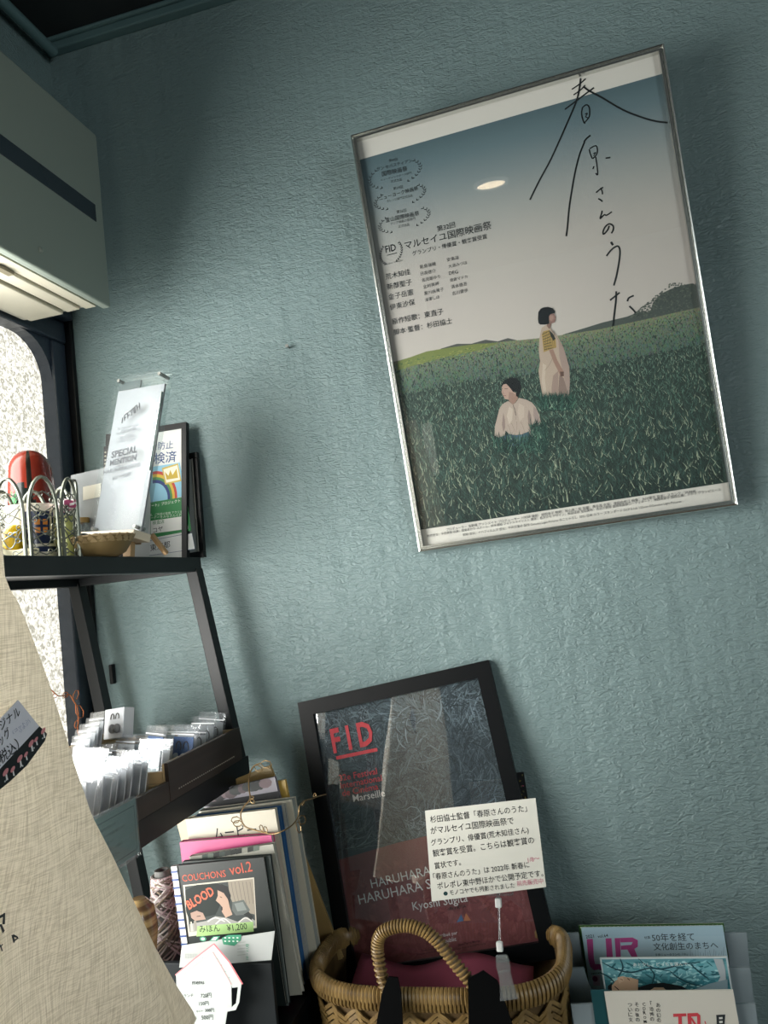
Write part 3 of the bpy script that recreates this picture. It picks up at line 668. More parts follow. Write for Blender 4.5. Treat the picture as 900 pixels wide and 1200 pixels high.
for k in range(8):
    y = -.112 - k*.0255; x = -.648 - .002*k
    if k == 5: continue
    if k == 0: packet('grey card with amber drop earrings, packet nearest the wall', x, y, zc, -14, -8, 'grey', .056, .084, 'amber', group=None, tilt=4)
    elif k == 1: packet('grey card with clear drop earrings, second packet from the wall', x, y, zc, -18, -11, 'grey', .054, .082, 'clear', group=None)
    elif k == 4: packet('deep blue card with a pale drop earring, front row of tray', x+.008, y, zc, -22, -12, 'blue', .056, .080, 'clear', group=None)
    else: packet('%s packet from the wall in the front row of the wall end tray' % ORD[k], x, y, zc, -20+rnd.uniform(-5, 5), -12+rnd.uniform(-1, 1), ['grey', 'white', 'white', 'white', 'pale', 'white', 'white', 'pale'][k], .052, .076+rnd.uniform(-.004, .006), 'green' if k < 4 else None, G1)
packet('second deep blue card lying behind the front blue card', -.690, -.236, zc, -30, -14, 'blue', .055, .088, None, group=None)
for k in range(8):
    y = -.118 - k*.0255; packet('%s packet from the wall in the back row of the wall end tray' % ORD[k], -.735-.004*k, y, zc, -18+rnd.uniform(-5, 5), -14+rnd.uniform(-1, 1), 'pale' if k % 3 == 0 else 'white', .052, .070+rnd.uniform(-.004, .006), None, G1)
for k in range(10):
    y = -.352 - k*.0158
    packet('%s white packet from the dark divider in the near tray front row' % ORD[k], -.645-.001*k, y, zc, -30+rnd.uniform(-5, 5), -12+rnd.uniform(-1, 1), 'white', .056, .076+rnd.uniform(-.003, .007), None, G2)
for k in range(7):
    y = -.360 - k*.021
    packet('%s white packet from the dark divider in the near tray back row' % ORD[k], -.712-.004*k, y, zc, -28+rnd.uniform(-5, 5), -14+rnd.uniform(-1, 1), 'white', .056, .080+rnd.uniform(-.004, .006), None, G2)
bp_ = packet('tall white packet with printed words rising beside the linen bag', -.662, -.535, zc, -38, -10, 'white', .066, .112, None, group=None)
UA = UArt(); UA.y = -.0052; UA.S = None
for j, (t_, zz_) in enumerate((('みほん', .094), ('ピアス', .082), ('ハンドメイド', .030))): UA.text(t_, (-.022, zz_), (.012, zz_), '#5a6a9a' if j else '#33383c')
UA.build('printed_words', bp_)
# white box of cards lying on the back board with pale blue drop earrings
bx_ = thing('earring_box', 'white box card with pale blue drop earrings, highest on the lower shelf', 'box', (-.790, -.175, -.2085), rot3(-12, -6, -28))
MB().box((-.033, 0, 0), (.030, .020, .050)).build('card_stack', cardm['white'], bx_, bevel=.0012)
for sx in (-.004, .012):
    pts = [(sx+.005*math.cos(a), -.0014, .034+.007*math.sin(a)) for a in [math.pi*(-.1+1.2*k/10) for k in range(11)]]
    MB().tube(pts, .0007, 6).build('ear_hook', wire, bx_, smooth=True); MB().ball((sx+.004, -.003, .016), .0062, 8, sz=1.25).build('bead', mat('bead_aqua'), bx_, smooth=True)
for k in range(5):
    packet('%s small white packet behind the white earring box, counted from it' % ORD[k], -.800+.004*k, -.215-.018*k, -.2165-.004*k, -30+rnd.uniform(-4, 4), -16, 'white', .052, .060-.002*k, None, 'white packets beside the white earring box', tilt=-6)
bb.build('back_ledge', ltw); tag(bpy.data.objects['back_ledge'], 'pale wooden ledge board behind the wall end tray', 'board')

# ---- clear hanging sign on the shelf front
S = Sheet((-.590, onx(158, 934, -.59).y-.092, -.236), rot3(0, 0, 90) , .092, .076)
sg_ = thing('hanging_sign', 'clear plastic sign holder with teal notice hung on the lower shelf front', 'sign', S.O, S.M3)
MB().box((-.046, -.0004, .004), (.046, .0004, .072)).build('notice_sheet', mat('teal_notice', '#7b9797', .5), sg_)
A = UArt(S); A.y = -.0006
for a, b_ in (((-.041, .064), (.041, .064)), ((.041, .064), (.041, .010)), ((.041, .010), (-.041, .010)), ((-.041, .010), (-.041, .064))): A.stroke([a, b_], .0008, '#2f4a4e', smooth=False)
for t_, z_, w_ in (('作家もの作品のため', .054, .5), ('ひとつずつ表情が異なります。', .045, .8), ('お手にとって', .036, .4), ('ご覧ください。お気軽に', .027, .66), ('お声がけください。', .018, .55)): A.text(t_, (-.034, z_), (-.034+.068*w_, z_), '#23383c')
A.build('printed_notice', sg_)
MB().box((-.046, -.0022, 0), (.046, -.0012, .076)).box((-.046, .0012, 0), (.046, .0022, .076)).build('clear_holder', glass_mat('clear_acrylic', .10, (.95, .98, .98), .03, haze=.06), sg_)

# ================================================================== THINGS ON THE TOP SHELF
# black framed notice against the wall, and a second black frame behind
p_tr = ony(212.5, 501.5, -.026)
S = Sheet((p_tr.x-.150, -.026, p_tr.z+.000), rot3(-8, 1.0, 0), .150, .262)
nf = thing('framed_notice', 'black framed rainbow health notice standing behind the award block', 'frame', S.O + Vector((0, 0, 0)), S.M3)
S2 = Sheet(S.M @ Vector((-.075-.012, 0, .262+.012)), S.M3, .174, .286)
SB = S2
frame_parts(S2, .010, .012, mat('black_paint'), nf, back=.008)
for ch in nf.children: ch.location = (0, 0, -.012)
MB().box((-.077, .0015, -.002), (.077, .004, .264)).build('paper', mat('white_notice_paper', '#d9dcda', .55), nf)
A = Art(S, .0012); zq = zz((100, 420), 4.6125)
NV = '#2f4a7c'
A.text('染防止', zq((345, 494))[0], zq((472, 482))[0], NV, off=.003); A.text('点検済', zq((308, 574))[0], zq((490, 552))[0], NV, off=.006)
UU = UArt(S); UU.y = .0010
def loc(x, y): return S.uv(*zq((x, y))[0])
UU.poly([loc(330, 590), loc(508, 562), loc(545, 742), loc(352, 778)], '#8cc1d8')
cx_, cz_ = loc(372, 770)
for r_, c_ in ((.048, '#b8423a'), (.043, '#d3b23c'), (.038, '#4f8a4a'), (.0335, '#2b3d78'), (.028, '#8cc1d8')):
    pts = [(cx_+r_*math.cos(a), cz_+.002+r_*1.18*math.sin(a)) for a in [math.pi*k/20 for k in range(-1, 12)]]
    UU.y -= 1e-5; UU.poly([(cx_-.004, cz_)] + pts + [(cx_-.004, cz_+r_*1.18)], c_)
UU.poly([loc(412, 592), loc(500, 566), loc(518, 662), loc(430, 682)], '#c9b25a'); UU.poly([loc(420, 600), loc(496, 576), loc(510, 655), loc(436, 672)], '#efe9d2')
UU.poly([loc(438, 655), loc(428, 612), loc(448, 634), loc(458, 602), loc(470, 630), loc(492, 594), loc(500, 645)], '#c2a63a')
UU.poly([loc(350, 778), loc(545, 745), loc(572, 930), loc(350, 972)], '#2f7d48')
UU.poly([loc(352, 878), loc(545, 850), loc(556, 920), loc(352, 948)], '#e4e6e2')
UU.poly([loc(345, 990), loc(575, 945), loc(592, 1030), loc(345, 1065)], '#e1e3e2')
for a, b_ in (((575, 945), (592, 1030)), ((592, 1030), (345, 1065)), ((345, 985), (575, 942))): UU.stroke([loc(*a), loc(*b_)], .0007, NV, smooth=False)
A.mb.add(UU.mb.v, UU.mb.f); A.mb.c[-len(UU.mb.f):] = UU.mb.c
A.y = UU.y - 2e-5
A.text('感染拡大サポート」プロジェクト', zq((250, 822))[0], zq((512, 775))[0], '#e6ece4', off=.004)
A.text('来場者様、ご利用の皆様 アクリル板', zq((300, 858))[0], zq((538, 832))[0], '#cfe0cf'); A.text('消毒コーナーをみなさんと共有', zq((300, 875))[0], zq((538, 848))[0], '#cfe0cf')
A.text('検査店', zq((362, 898))[0], zq((425, 888))[0], '#2f7d48', off=.004); A.text('コヤ', zq((366, 942))[0], zq((418, 930))[0], '#22282c', off=.003)
A.text('東京都', zq((350, 1040))[0], zq((458, 1018))[0], '#22282c', off=.003)
A.build('printed_notice', nf)
q0 = ony(228, 530, -.018)
bf = thing('dark_frame', 'thin black picture frame half hidden behind the rainbow notice', 'frame', (q0.x-.06, -.034, ZT+.0005), rot3(-5, -1.2, 0))
q1h = q0.z - ZT
MB().box((-.085, 0, 0), (.068, .010, .012)).box((-.085, 0, q1h-.012), (.068, .010, q1h)).box((-.085, 0, .012), (-.073, .010, q1h-.012)).box((.058, 0, .012), (.068, .010, q1h-.012)).build('frame', mat('black_paint'), bf, bevel=.001)
MB().box((-.073, .004, .012), (.058, .008, q1h-.012)).build('mount', mat('grey_mount', '#8d9492', .6), bf)
MB().box((.0565, -.0005, .012), (.0578, .003, q1h-.012)).build('inner_slip', mat('pale_slip', '#a9aaa2', .5), bf)

# award block on its easel
MA = rot3(-12.9, 5.75, -13.45)
S = Sheet((-.7135, -.200, .4023), MA, .1124, .2756)
aw = thing('award_block', 'clear acrylic award block with white printed sheet, leaning on a small easel', 'award', S.O, MA)
MB().box((-.0562, 0, 0), (.0562, .009, .2756)).build('acrylic_front', glass_mat('front_acrylic', .018, (.95, .97, .97), .22, haze=.012, grow=.05), aw, bevel=.0015)
MB().box((-.0562, .0145, 0), (.0562, .0225, .2756)).build('acrylic_back', glass_mat('thick_acrylic', .05, (.93, .96, .96), .15, haze=.03, grow=.4), aw, bevel=.0015)
MB().box((-.0535, .0100, .002), (.0535, .0135, .2520)).build('white_sheet', mat('award_paper', '#929499', .7, spec=.1), aw)
MB().box((-.0535, .0105, .2530), (-.004, .0130, .2670)).build('reflection_band', mat('dark_print_and_reflection', '#3c4a4c', .5), aw)  # dark reflection in the clear top strip, painted as a band
for sx in (-.047, .047):
    for sz in (.008, .267): MB().tube([(sx, .0, sz), (sx, .0225, sz)], .0032, 12).build('corner_pin', mat('steel'), aw, smooth=True)
MB().box((.0565, .002, .10), (.0572, .008, .235)).build('edge_mirror', mat('mirror_edge', '#c9d0d2', .1, 1), aw)
A = Art(S, -.0008); GY = '#33373d'
fl_ = zq((196, 350), (300, 250))
lw2 = .0022
for pts in (((200, 352), (204, 320)), ((214, 338), (212, 310), (228, 298)), ((214, 324), (224, 316)), ((232, 326), (230, 296), (246, 284)), ((232, 312), (242, 304)),
            ((252, 312), (250, 282), (256, 276), (258, 296), (264, 270), (266, 300)), ((250, 282), (276, 256)), ((272, 296), (270, 262)), ((282, 288), (280, 252)), ((281, 270), (294, 258)), ((296, 278), (294, 240))):
    A.stroke(zq(*pts), .0024, '#23272c', smooth=False)
for k in range(7):
    for (ax, ay), d_ in (((140+1*(k*k)*.7, 392+k*12), -.6), ((330-1*(k*k)*1.0, 345+k*13), .6)): A.ell(zq((ax, ay))[0], .0016, .0006, '#7a808a', ang=1.2+d_, n=6)
for t_, a, b_ in (('70. Internationales', (175, 390), (290, 362)), ('Filmfestival', (195, 402), (270, 386)), ('Mannheim-Heidelberg', (168, 416), (295, 384)), ('Rainer Werner', (190, 434), (262, 418)), ('Fassbinder Award', (180, 446), (276, 424)), ('for Best Screenplay', (172, 460), (272, 438))):
    A.text(t_, zq(a)[0], zq(b_)[0], '#4d5158')
A.text('SPECIAL', zq((142, 540))[0], zq((282, 506))[0], GY, off=.03); A.text('MENTION', zq((134, 582))[0], zq((276, 548))[0], GY, off=.03)
A.text("HARUHARA-SAN'S", zq((100, 628))[0], zq((296, 586))[0], '#3a3e44', off=.015); A.text('RECORDER', zq((150, 660))[0], zq((250, 632))[0], '#3a3e44', off=.015); A.text('by Kyoshi Sugita', zq((140, 700))[0], zq((278, 674))[0], '#9a9fa8')
A.build('printed_words', aw)
es = thing('small_easel', 'small pale wooden easel with ledge holding up the award block', 'easel', (-.70, -.25, ZT), None)
esw = mat('easel_wood', '#a98a63', .55, bump=(40, .3, .001, (1, 1, .2)))
L0 = S.M @ Vector((-.060, -.014, -.001)); L1 = S.M @ Vector((.064, -.014, -.001))
dv = S.M3 @ Vector((0, .036, 0)); uvx = S.M3 @ Vector((0, 0, -.013))
MB().prism([L0, L1, L1+dv, L0+dv], uvx).build('ledge', mat('bright_ledge_wood', '#d9cdb8', .5), es, True, bevel=.001)
for fx in (.030, -.030):
    a = S.M @ Vector((fx, .012, -.014)); b_ = Vector((a.x, a.y-.006, ZT)); MB().beam(a, b_, .014, .012, (1, 0, 0)).build('leg', esw, es, True, bevel=.001)
a = S.M @ Vector((.052, .034, .002)); MB().beam(a, (a.x+.010, a.y+.024, ZT+.002), .007, .007, (1, 0, 0)).build('rear_leg', esw, es, True, bevel=.001)
for fx in (-.030, .030):
    MB().beam(S.M @ Vector((fx, .0285, -.014)), S.M @ Vector((fx*.5, .0285, .17)), .009, .008, (1, 0, 0)).build('upright', esw, es, True)

# woven bowl with small stones
bo = ony(120, 652, -.338)
BO = Vector((bo.x, -.338, ZT))
wb_ = thing('woven_bowl', 'small pale woven bamboo bowl on the black top shelf', 'bowl', BO)
bam = mat('bamboo_strip', '#a38f6b', .55, noise=(60, '#7f6c4c', .35, .7, (1, 1, 1)))
prof = [(.022, 0), (.034, .006), (.042, .018), (.046, .030)]
MB().lathe(prof + [(.044, .030), (.040, .019), (.032, .009), (1e-6, .006)], n=36).build('inner_shell', mat('dark_bamboo', '#75633f', .6), wb_, smooth=True)
ws = MB()
for k in range(44):
    for j in range(6):
        t = j/6; r0 = .024+.024*(t**.7); z_ = .003+.026*t; a = 2*math.pi*(k+(j % 2)*.5)/44; da = .10 if (k+j) % 2 else -.10
        p = Vector((r0*math.cos(a), r0*math.sin(a), z_)); r1 = .024+.024*((t+.22)**.7); q_ = Vector((r1*math.cos(a+da), r1*math.sin(a+da), z_+.0065))
        ws.beam(p, q_, .0045, .0010, (-math.sin(a), math.cos(a), 0))
o = ws.build('woven_strips', bam, wb_); o['kind'] = 'stuff'
MB().tube([(.0465*math.cos(a), .0465*math.sin(a), .030) for a in [2*math.pi*k/36 for k in range(36)]], .0018, 8, closed=True).build('rim', bam, wb_, smooth=True)
for k, (dx, dy, r, c, lb) in enumerate(((-.022, -.012, .0125, '#23262c', 'dark rounded stone at the left of the woven bowl'), (.004, -.018, .009, '#5b4034', 'brown stone in the middle of the woven bowl'), (.022, -.008, .008, '#7a3a48', 'dark red stone at the right of the woven bowl'), (-.002, .012, .010, '#3a3530', 'dark stone at the back of the woven bowl'), (.012, .010, .008, '#8b7a6a', 'pale brown stone in the woven bowl'))):
    o = MB().ball((BO.x+dx, BO.y+dy, ZT+.026+r*.35), r, 8, sz=.7).build('pebble', mat('stone_'+'abcde'[k], c, .35), smooth=True); tag(o, lb, 'stone')

# wire crown basket
c0 = ony(38, 640, -.400); CX, CY, CR = c0.x, -.400, .064
cw = thing('wire_basket', 'crown shaped metal wire basket with looped arches at the left of the shelf', 'basket', (CX, CY, ZT))
pew = mat('pewter_wire', '#74786e', .38, .75)
def ring(z, r, rad=.0016): return MB().tube([(r*math.cos(a), r*math.sin(a), z) for a in [2*math.pi*k/40 for k in range(40)]], rad, 6, closed=True)
ring(.002, CR).build('base_ring', pew, cw, smooth=True)
MB().lathe([(1e-6, .0), (CR, .0), (CR, .0015), (1e-6, .0015)], n=32).build('base_plate', pew, cw)
NA = 9
for k in range(NA):
    a0 = 2*math.pi*(k-.42)/NA + .06; a1 = 2*math.pi*(k+.42)/NA + .06; pts = []
    for j in range(25):
        t = j/24; a = a0+(a1-a0)*(.5-.5*math.cos(math.pi*min(1, max(0, (t-.28)/.44)))); z = .062*min(1, t/.28) if t < .28 else (.062*min(1, (1-t)/.28) if t > .72 else .062+.050*math.sin(math.pi*(t-.28)/.44))
        pts.append((CR*math.cos(a), CR*math.sin(a), .002+z))
    MB().tube(pts, .0027, 7).build('arch', pew, cw, smooth=True)
    sw = MB()
    for m_, (ac, ph) in enumerate((((a0+a1)/2, 0), ((a0+a1)/2, 1))):
        base = []
        for j in range(41):
            t = j/40; aa = (a0+a1)/2 + (.34*math.sin(2*math.pi*t*1.5+ph*math.pi))*(1-.3*t); z = .006+.088*t; base.append((CR*math.cos(aa), CR*math.sin(aa), z))
        sw.tube(base, .0009, 5)
        for j in range(2, 40, 4):
            p = Vector(base[j]); q_ = Vector(base[j+1]); d = (q_-p).normalized(); s_ = Vector((-p.y, p.x, 0)).normalized()*(.0045 if (j//4) % 2 else -.0045)
            sw.tube([p+s_*.9 + .0032*(math.cos(w)*s_.normalized() + math.sin(w)*Vector((0, 0, 1))) for w in [2*math.pi*i/7 for i in range(7)]], .0008, 4, closed=True)
    for zz0, am in ((.030, .012), (.062, .010)):
        sw.tube([(CR*math.cos(a), CR*math.sin(a), zz0 + am*math.cos(2*math.pi*i/12)) for i, a in [(i, a0+(a1-a0)*i/12) for i in range(13)]], .0009, 5)
    o = sw.build('curled_wire', pew, cw, smooth=True); o['kind'] = 'stuff'
def ink_lathe(name, prof, n, colf, parent=None, m=None, o=(0, 0, 0)):
    mb = MB(); k = len(prof)
    for i in range(k-1):
        for j in range(n):
            a = 2*math.pi*j/n; b2 = 2*math.pi*(j+1)/n; (r0, z0), (r1, z1_) = prof[i], prof[i+1]
            mb.add([(o[0]+r0*math.cos(a), o[1]+r0*math.sin(a), o[2]+z0), (o[0]+r0*math.cos(b2), o[1]+r0*math.sin(b2), o[2]+z0), (o[0]+r1*math.cos(b2), o[1]+r1*math.sin(b2), o[2]+z1_), (o[0]+r1*math.cos(a), o[1]+r1*math.sin(a), o[2]+z1_)], [(0, 1, 2, 3)], lin(colf((a+b2)/2, (z0+z1_)/2)))
    ob = mb.build(name, m or ink_mat('glazed_print', .2), parent)
    bm = bmesh.new(); bm.from_mesh(ob.data); bmesh.ops.remove_doubles(bm, verts=bm.verts, dist=1e-6); bm.to_mesh(ob.data); bm.free()
    ob.data.polygons.foreach_set('use_smooth', [True]*len(ob.data.polygons)); return ob
# contents of the crown basket
cu = thing('patterned_cup', 'cream cup with dark blue pattern and orange window motif inside the wire basket', 'cup', (CX-.004, CY+.006, ZT+.002))
def cupc(a, z):
    d = (a+.88) % (2*math.pi); d = d if d < math.pi else d-2*math.pi
    if z > .076: return '#8a6a58' if z > .0795 else '#e2dccb'
    if abs(d-.35) < .34 and .036 < z < .062: return '#25304e' if (abs(d-.35) < .03 or abs(z-.049) < .0022 or abs(d-.35) > .28 or z < .0395 or z > .0585) else '#d98a3c'
    if abs(abs(d-.35)-.44) < .06 and .028 < z < .07: return '#e2dccb'
    if .022 < z < .070 and abs(d-.35) < .62: return '#25304e'
    if .012 < z < .018: return '#25304e'
    return '#e2dccb'
ink_lathe('body', [(.022, 0), (.030, .003)] + [(.031+.0045*(k/20), .004+.077*k/20) for k in range(21)] + [(.033, .081), (.028, .01), (1e-6, .008)], 56, cupc, cu)
lm = MB().ball((CX+.001, CY-.037, ZT+.006+.024), .0165, 12, sz=1.45).build('yellow_egg', mat('yellow_glaze', '#d9b21f', .25), smooth=True); tag(lm, 'glossy yellow egg shaped ornament inside the wire basket', 'ornament')
gl_ = thing('yellow_green_tumbler', 'pale yellow green glass tumbler at the right inside the wire basket', 'glass', (CX+.036, CY+.024, ZT+.002))
MB().lathe([(.011, 0), (.014, .062), (.0125, .062), (.0100, .003), (1e-6, .003)], n=20).build('body', mat('pale_green_glass', '#c9cc7d', .15), gl_, smooth=True)
rag = MB().grid(lambda a, b: (CX-.045+.088*a, CY-.042-.010*math.sin(a*3.14), ZT+.004+.026*b*(.75+.25*math.sin(a*7))*math.sin(math.pi*min(a, 1-a)*1.0+.5)), 18, 5)
o = rag.build('cream_cloth', mat('cream_cloth', '#d8d2b4', .9, bump=(120, .4, .001, (1, 1, 1))), smooth='all', solid=.0015); tag(o, 'crumpled cream cloth along the bottom of the wire basket', 'cloth')
o = MB().ball((CX+.050, CY+.012, ZT+.078), .016, 10, sz=.55)
o.v = [v + Vector((rnd.gauss(0, .0012), rnd.gauss(0, .0012), rnd.gauss(0, .0012))) for v in o.v]
def pk(f): return rnd.choice(['#f0dfe4', '#e9e4e6', '#b8547c', '#efe9ea', '#40252f' if rnd.random() < .3 else '#f0e6e8'])
o.c = [lin(pk(0)) for _ in o.f]
o = o.build('pink_floral_scrap', ink_mat('printed_cloth', .9)); tag(o, 'scrap of pink and white floral cloth above the green tumbler', 'cloth')
# support for the cloth scrap: a glass jar beneath it
jr = thing('clear_jar', 'clear glass jar behind the right arch of the wire basket', 'jar', (-.800, -.205, ZT))
MB().lathe([(.017, 0), (.019, .004), (.019, .064), (.014, .072), (.014, .080), (.0125, .080), (.0125, .071), (.0175, .063), (.0175, .005), (1e-6, .004)], n=24, caps=False).build('glass_body', glass_mat('jar_glass', .12, (.93, .96, .95), .02, haze=.12), jr, smooth=True)
MB().lathe([(.0155, .074), (.0155, .083), (1e-6, .083)], n=24, caps=False).build('lid', mat('ochre_lid', '#b08a4a', .5), jr, smooth=True)
# red and black dome
d0 = ony(38, 600, -.285)
dmx = thing('domed_ornament', 'tall red and black painted dome with white back, behind the wire basket', 'ornament', (d0.x, -.285, ZT))
def domec(a, z):
    d = (a+.95) % (2*math.pi); d = d if d < math.pi else d-2*math.pi       # 0 faces the lens
    if abs(d-.0) < .07: return '#14130f'
    if d < -1.15 or d > 2.2: return '#dfe2df'
    if z < .118-.02*math.sin(d*5) and d < .28 and not (z < .05 and d > -.1): return '#131a18'
    if z < .02: return '#131a18'
    return '#702519' if d < .1 else '#602016'
prof = [(.041-.007*(k/16)**2, .001+.155*k/16) for k in range(17)] + [(.034*math.cos(math.pi/2*k/9)+1e-6, .156+.038*math.sin(math.pi/2*k/9)) for k in range(1, 10)]
ink_lathe('shell', prof, 60, domec, dmx)
gm = MB()
for a_, L_ in ((-.5, .020), (-.2, .026), (.15, .024), (.45, .018)):
    gm.tube([(0, 0, 0), (a_*.4*L_, -.001, L_*.6), (a_*L_, -.001, L_)], [.0012, .0016, .0004], 5)
gm.xf(Matrix.Translation((.0, -.0385, .098))).build('green_leaf_mark', mat('leaf_green', '#5fae72', .4), dmx)
# clear sign holder with metal stud and black lace card
S = Sheet(ony(83, 557, -.175)+Vector((0, 0, 0)), rot3(-6, 0, -12), .085, ony(83, 557, -.175).z-ZT)
hh = thing('acrylic_holder', 'grey clear acrylic card holder with a metal stud behind the jar', 'holder', S.O, S.M3)
MB().box((-S.W/2, 0, 0), (S.W/2, .003, S.H)).build('front_plate', glass_mat('grey_acrylic', .08, (.72, .77, .80), .05, haze=.25), hh)
MB().box((-S.W/2, .006, 0), (S.W/2, .008, S.H)).build('back_plate', mat('grey_backing', '#434b51', .5), hh)
MB().tube([(-S.W/2+.009, -.003, S.H-.012), (-S.W/2+.009, .008, S.H-.012)], .0035, 12).build('stud', mat('dark_stud', '#3c3c3a', .3, .8), hh, smooth=True)
MB().box((-.012, -.0008, S.H-.05), (.030, -.0002, S.H-.026)).build('slip', mat('cream_slip', '#dad6c8', .6), hh)
lc = ony(108, 522, -.10)
lf = thing('lace_edged_card', 'small black card with white lace edge left of the award block', 'card', (lc.x+.04, -.10, ZT), rot3(-6, 2, 0))
hgt = lc.z-ZT
MB().box((-.04, 0, 0), (.025, .004, hgt)).build('board', mat('black_paint'), lf)
lm_ = MB()
for k in range(26): lm_.ball((-.035, -.0012, hgt-.012-k*.0075), .0020, 5)
o = lm_.build('lace_dots', mat('white_dots'), lf); o['kind'] = 'stuff'

# ================================================================== LINEN TOTE BAG hung on the shelf front
TX = -.500
edge = [(0, 640), (0, 685), (14, 705), (30, 745), (47, 790), (62, 835), (80, 890), (100, 945), (130, 1003), (152, 1050), (180, 1110), (205, 1155), (228, 1190)]
ev = [onx(px, py, TX) for px, py in edge]; ev = [(p.z, p.y) for p in ev]
ev = [(.30, ev[0][1]-.02), (.14, ev[0][1]-.005)] + ev[1:]
ZB = ev[-1][0]-.004
def edge_y(z):
    for (z0_, y0_), (z1_, y1_) in zip(ev, ev[1:]):
        if z1_ <= z <= z0_: t = (z0_-z)/(z0_-z1_); return y0_+(y1_-y0_)*t
    return ev[-1][1] if z < ev[-1][0] else ev[0][1]
YL = -1.24
def fold(s_, z):
    low = min(1, max(0, (.25-z)/.7))
    return (.030*math.sin(s_*30+z*3+1.0)*low + .014*abs(math.sin(s_*44-z*4))*low + .003*math.sin(s_*97+z*9)+ .010*math.sin(z*6+s_*5))
def tote_pt(side):
    def f(a, b):
        z = .27 + (ZB-.27)*b; yr = edge_y(z); y = yr + (YL-yr)*a
        puff = .030*min(1, (math.sin(math.pi*min(a, .5))))**.5*min(1, (1-b)*6+.12)*min(1, b*3+.5)
        zz_ = z + (0 if b < .97 else -.012*(1-a)*0)
        sag = -.010*math.sin(a*9)*max(0, b-.9)*10 - .055*a*max(0, b-.75)*4*.35
        return Vector((TX + side*(puff+.002) + fold(a*.5, z)*min(1, a*14), y, zz_+sag))
    return f
linen = bpy.data.materials.new('linen_cloth'); linen.use_nodes = True; nt = linen.node_tree; b = nt.nodes['Principled BSDF']
b.inputs['Roughness'].default_value = .9; b.inputs['Specular IOR Level'].default_value = .15
tc = nt.nodes.new('ShaderNodeTexCoord')
def lnoise(scale, s3, det=2):
    mp = nt.nodes.new('ShaderNodeMapping'); mp.inputs['Scale'].default_value = s3; mp.inputs['Rotation'].default_value = (.5, 0, 0)
    nt.links.new(tc.outputs['Object'], mp.inputs[0]); n = nt.nodes.new('ShaderNodeTexNoise'); n.inputs['Scale'].default_value = scale; n.inputs['Detail'].default_value = det
    nt.links.new(mp.outputs[0], n.inputs['Vector']); return n.outputs['Fac']
n1 = lnoise(130, (1, 9, .3)); n2 = lnoise(130, (1, .3, 9))
mn = nt.nodes.new('ShaderNodeMath'); mn.operation = 'MULTIPLY'; nt.links.new(n1, mn.inputs[0]); nt.links.new(n2, mn.inputs[1])
rp = nt.nodes.new('ShaderNodeValToRGB'); rp.color_ramp.elements[0].position = .12; rp.color_ramp.elements[0].color = lin('#b2ada0'); rp.color_ramp.elements[1].position = .32; rp.color_ramp.elements[1].color = lin('#ddd8cc')
nt.links.new(mn.outputs[0], rp.inputs[0]); nt.links.new(rp.outputs[0], b.inputs['Base Color'])
bp = nt.nodes.new('ShaderNodeBump'); bp.inputs['Strength'].default_value = .3; bp.inputs['Distance'].default_value = .0010; nt.links.new(mn.outputs[0], bp.inputs['Height']); nt.links.new(bp.outputs[0], b.inputs['Normal'])
tl_ = nt.nodes.new('ShaderNodeBsdfTranslucent'); nt.links.new(rp.outputs[0], tl_.inputs[0]); mx = nt.nodes.new('ShaderNodeMixShader'); mx.inputs[0].default_value = .40
nt.links.new(b.outputs[0], mx.inputs[1]); nt.links.new(tl_.outputs[0], mx.inputs[2]); nt.links.new(mx.outputs[0], nt.nodes['Material Output'].inputs[0])
tb = thing('tote_bag', 'large beige linen tote bag hanging at the left in front of the shelf', 'bag', (TX, -.86, ZB))
for nm, sd in (('front_panel', 1), ('back_panel', -1)):
    o = MB().grid(tote_pt(sd), 44, 60).build(nm, linen, tb, True, smooth='all')
for sd in (1, -1):
    pts = [tote_pt(sd)(.25, 0), tote_pt(sd)(.27, 0)+Vector((-.01*sd, 0, .12)), Vector((TX-.05, -.95, .52)), tote_pt(sd)(.68, 0)+Vector((-.01*sd, 0, .12)), tote_pt(sd)(.70, 0)]
    mb_ = MB()
    for p, q_ in zip(pts, pts[1:]): mb_.beam(p, q_, .024, .003, (0, 1, .2))
    mb_.build('strap', linen, tb, True)
hkk = MB().tube([(TX-.05, -.95, .50), (TX-.05, -.95, .525), (TX-.13, -.95, .54), (-.93, -.95, .60)], .004, 8).build('bag_hook', mat('black_paint'), smooth=True)
tag(hkk, 'black wire hook reaching from the window head to carry the linen bag', 'hook')
# pinned price card with a mushroom tape edge, and the printed bag lettering
PX = TX + .036
S = Sheet((PX, -1.0, .0), rot3(0, 0, 90), .3, .3)
tagc = thing('price_card', 'white handwritten card with black mushroom pattern tape pinned on the linen bag', 'card', S.O, S.M3)
zc6 = zz((0, 760), 6.0)
def P3(p, dx=0): q_ = S.uv(*p); return (q_[0], -dx, q_[1])
pq = zc6((120, 362), (268, 548), (-40, 880), (-200, 700))
MB().prism([P3(p, .0012) for p in pq][::-1], (0, .0008, 0)).build('paper', mat('white_paper', '#e4e4ee', .6), tagc)
tq = zc6((268, 548), (320, 600), (305, 650), (180, 820), (60, 935), (-60, 1030), (-40, 880))
MB().prism([P3(p, .0016) for p in tq][::-1], (0, .0008, 0)).build('mushroom_tape', mat('black_tape', '#15191d', .5), tagc)
A = Art(S, -.0020)
for cx0, cy0, k_ in ((290, 580, 1), (240, 640, .8), (205, 668, 1.1), (168, 745, .8), (125, 775, 1.1), (75, 850, .9), (25, 870, 1.1)):
    A.poly(zc6((cx0-4*k_, cy0+5), (cx0+6*k_, cy0+4), (cx0+16*k_, cy0+48*k_), (cx0+4*k_, cy0+52*k_)), '#e8e6e6')
    A.ell(zc6((cx0, cy0))[0], .0036*k_, .0019*k_, '#d98f94', ang=.6, n=10)
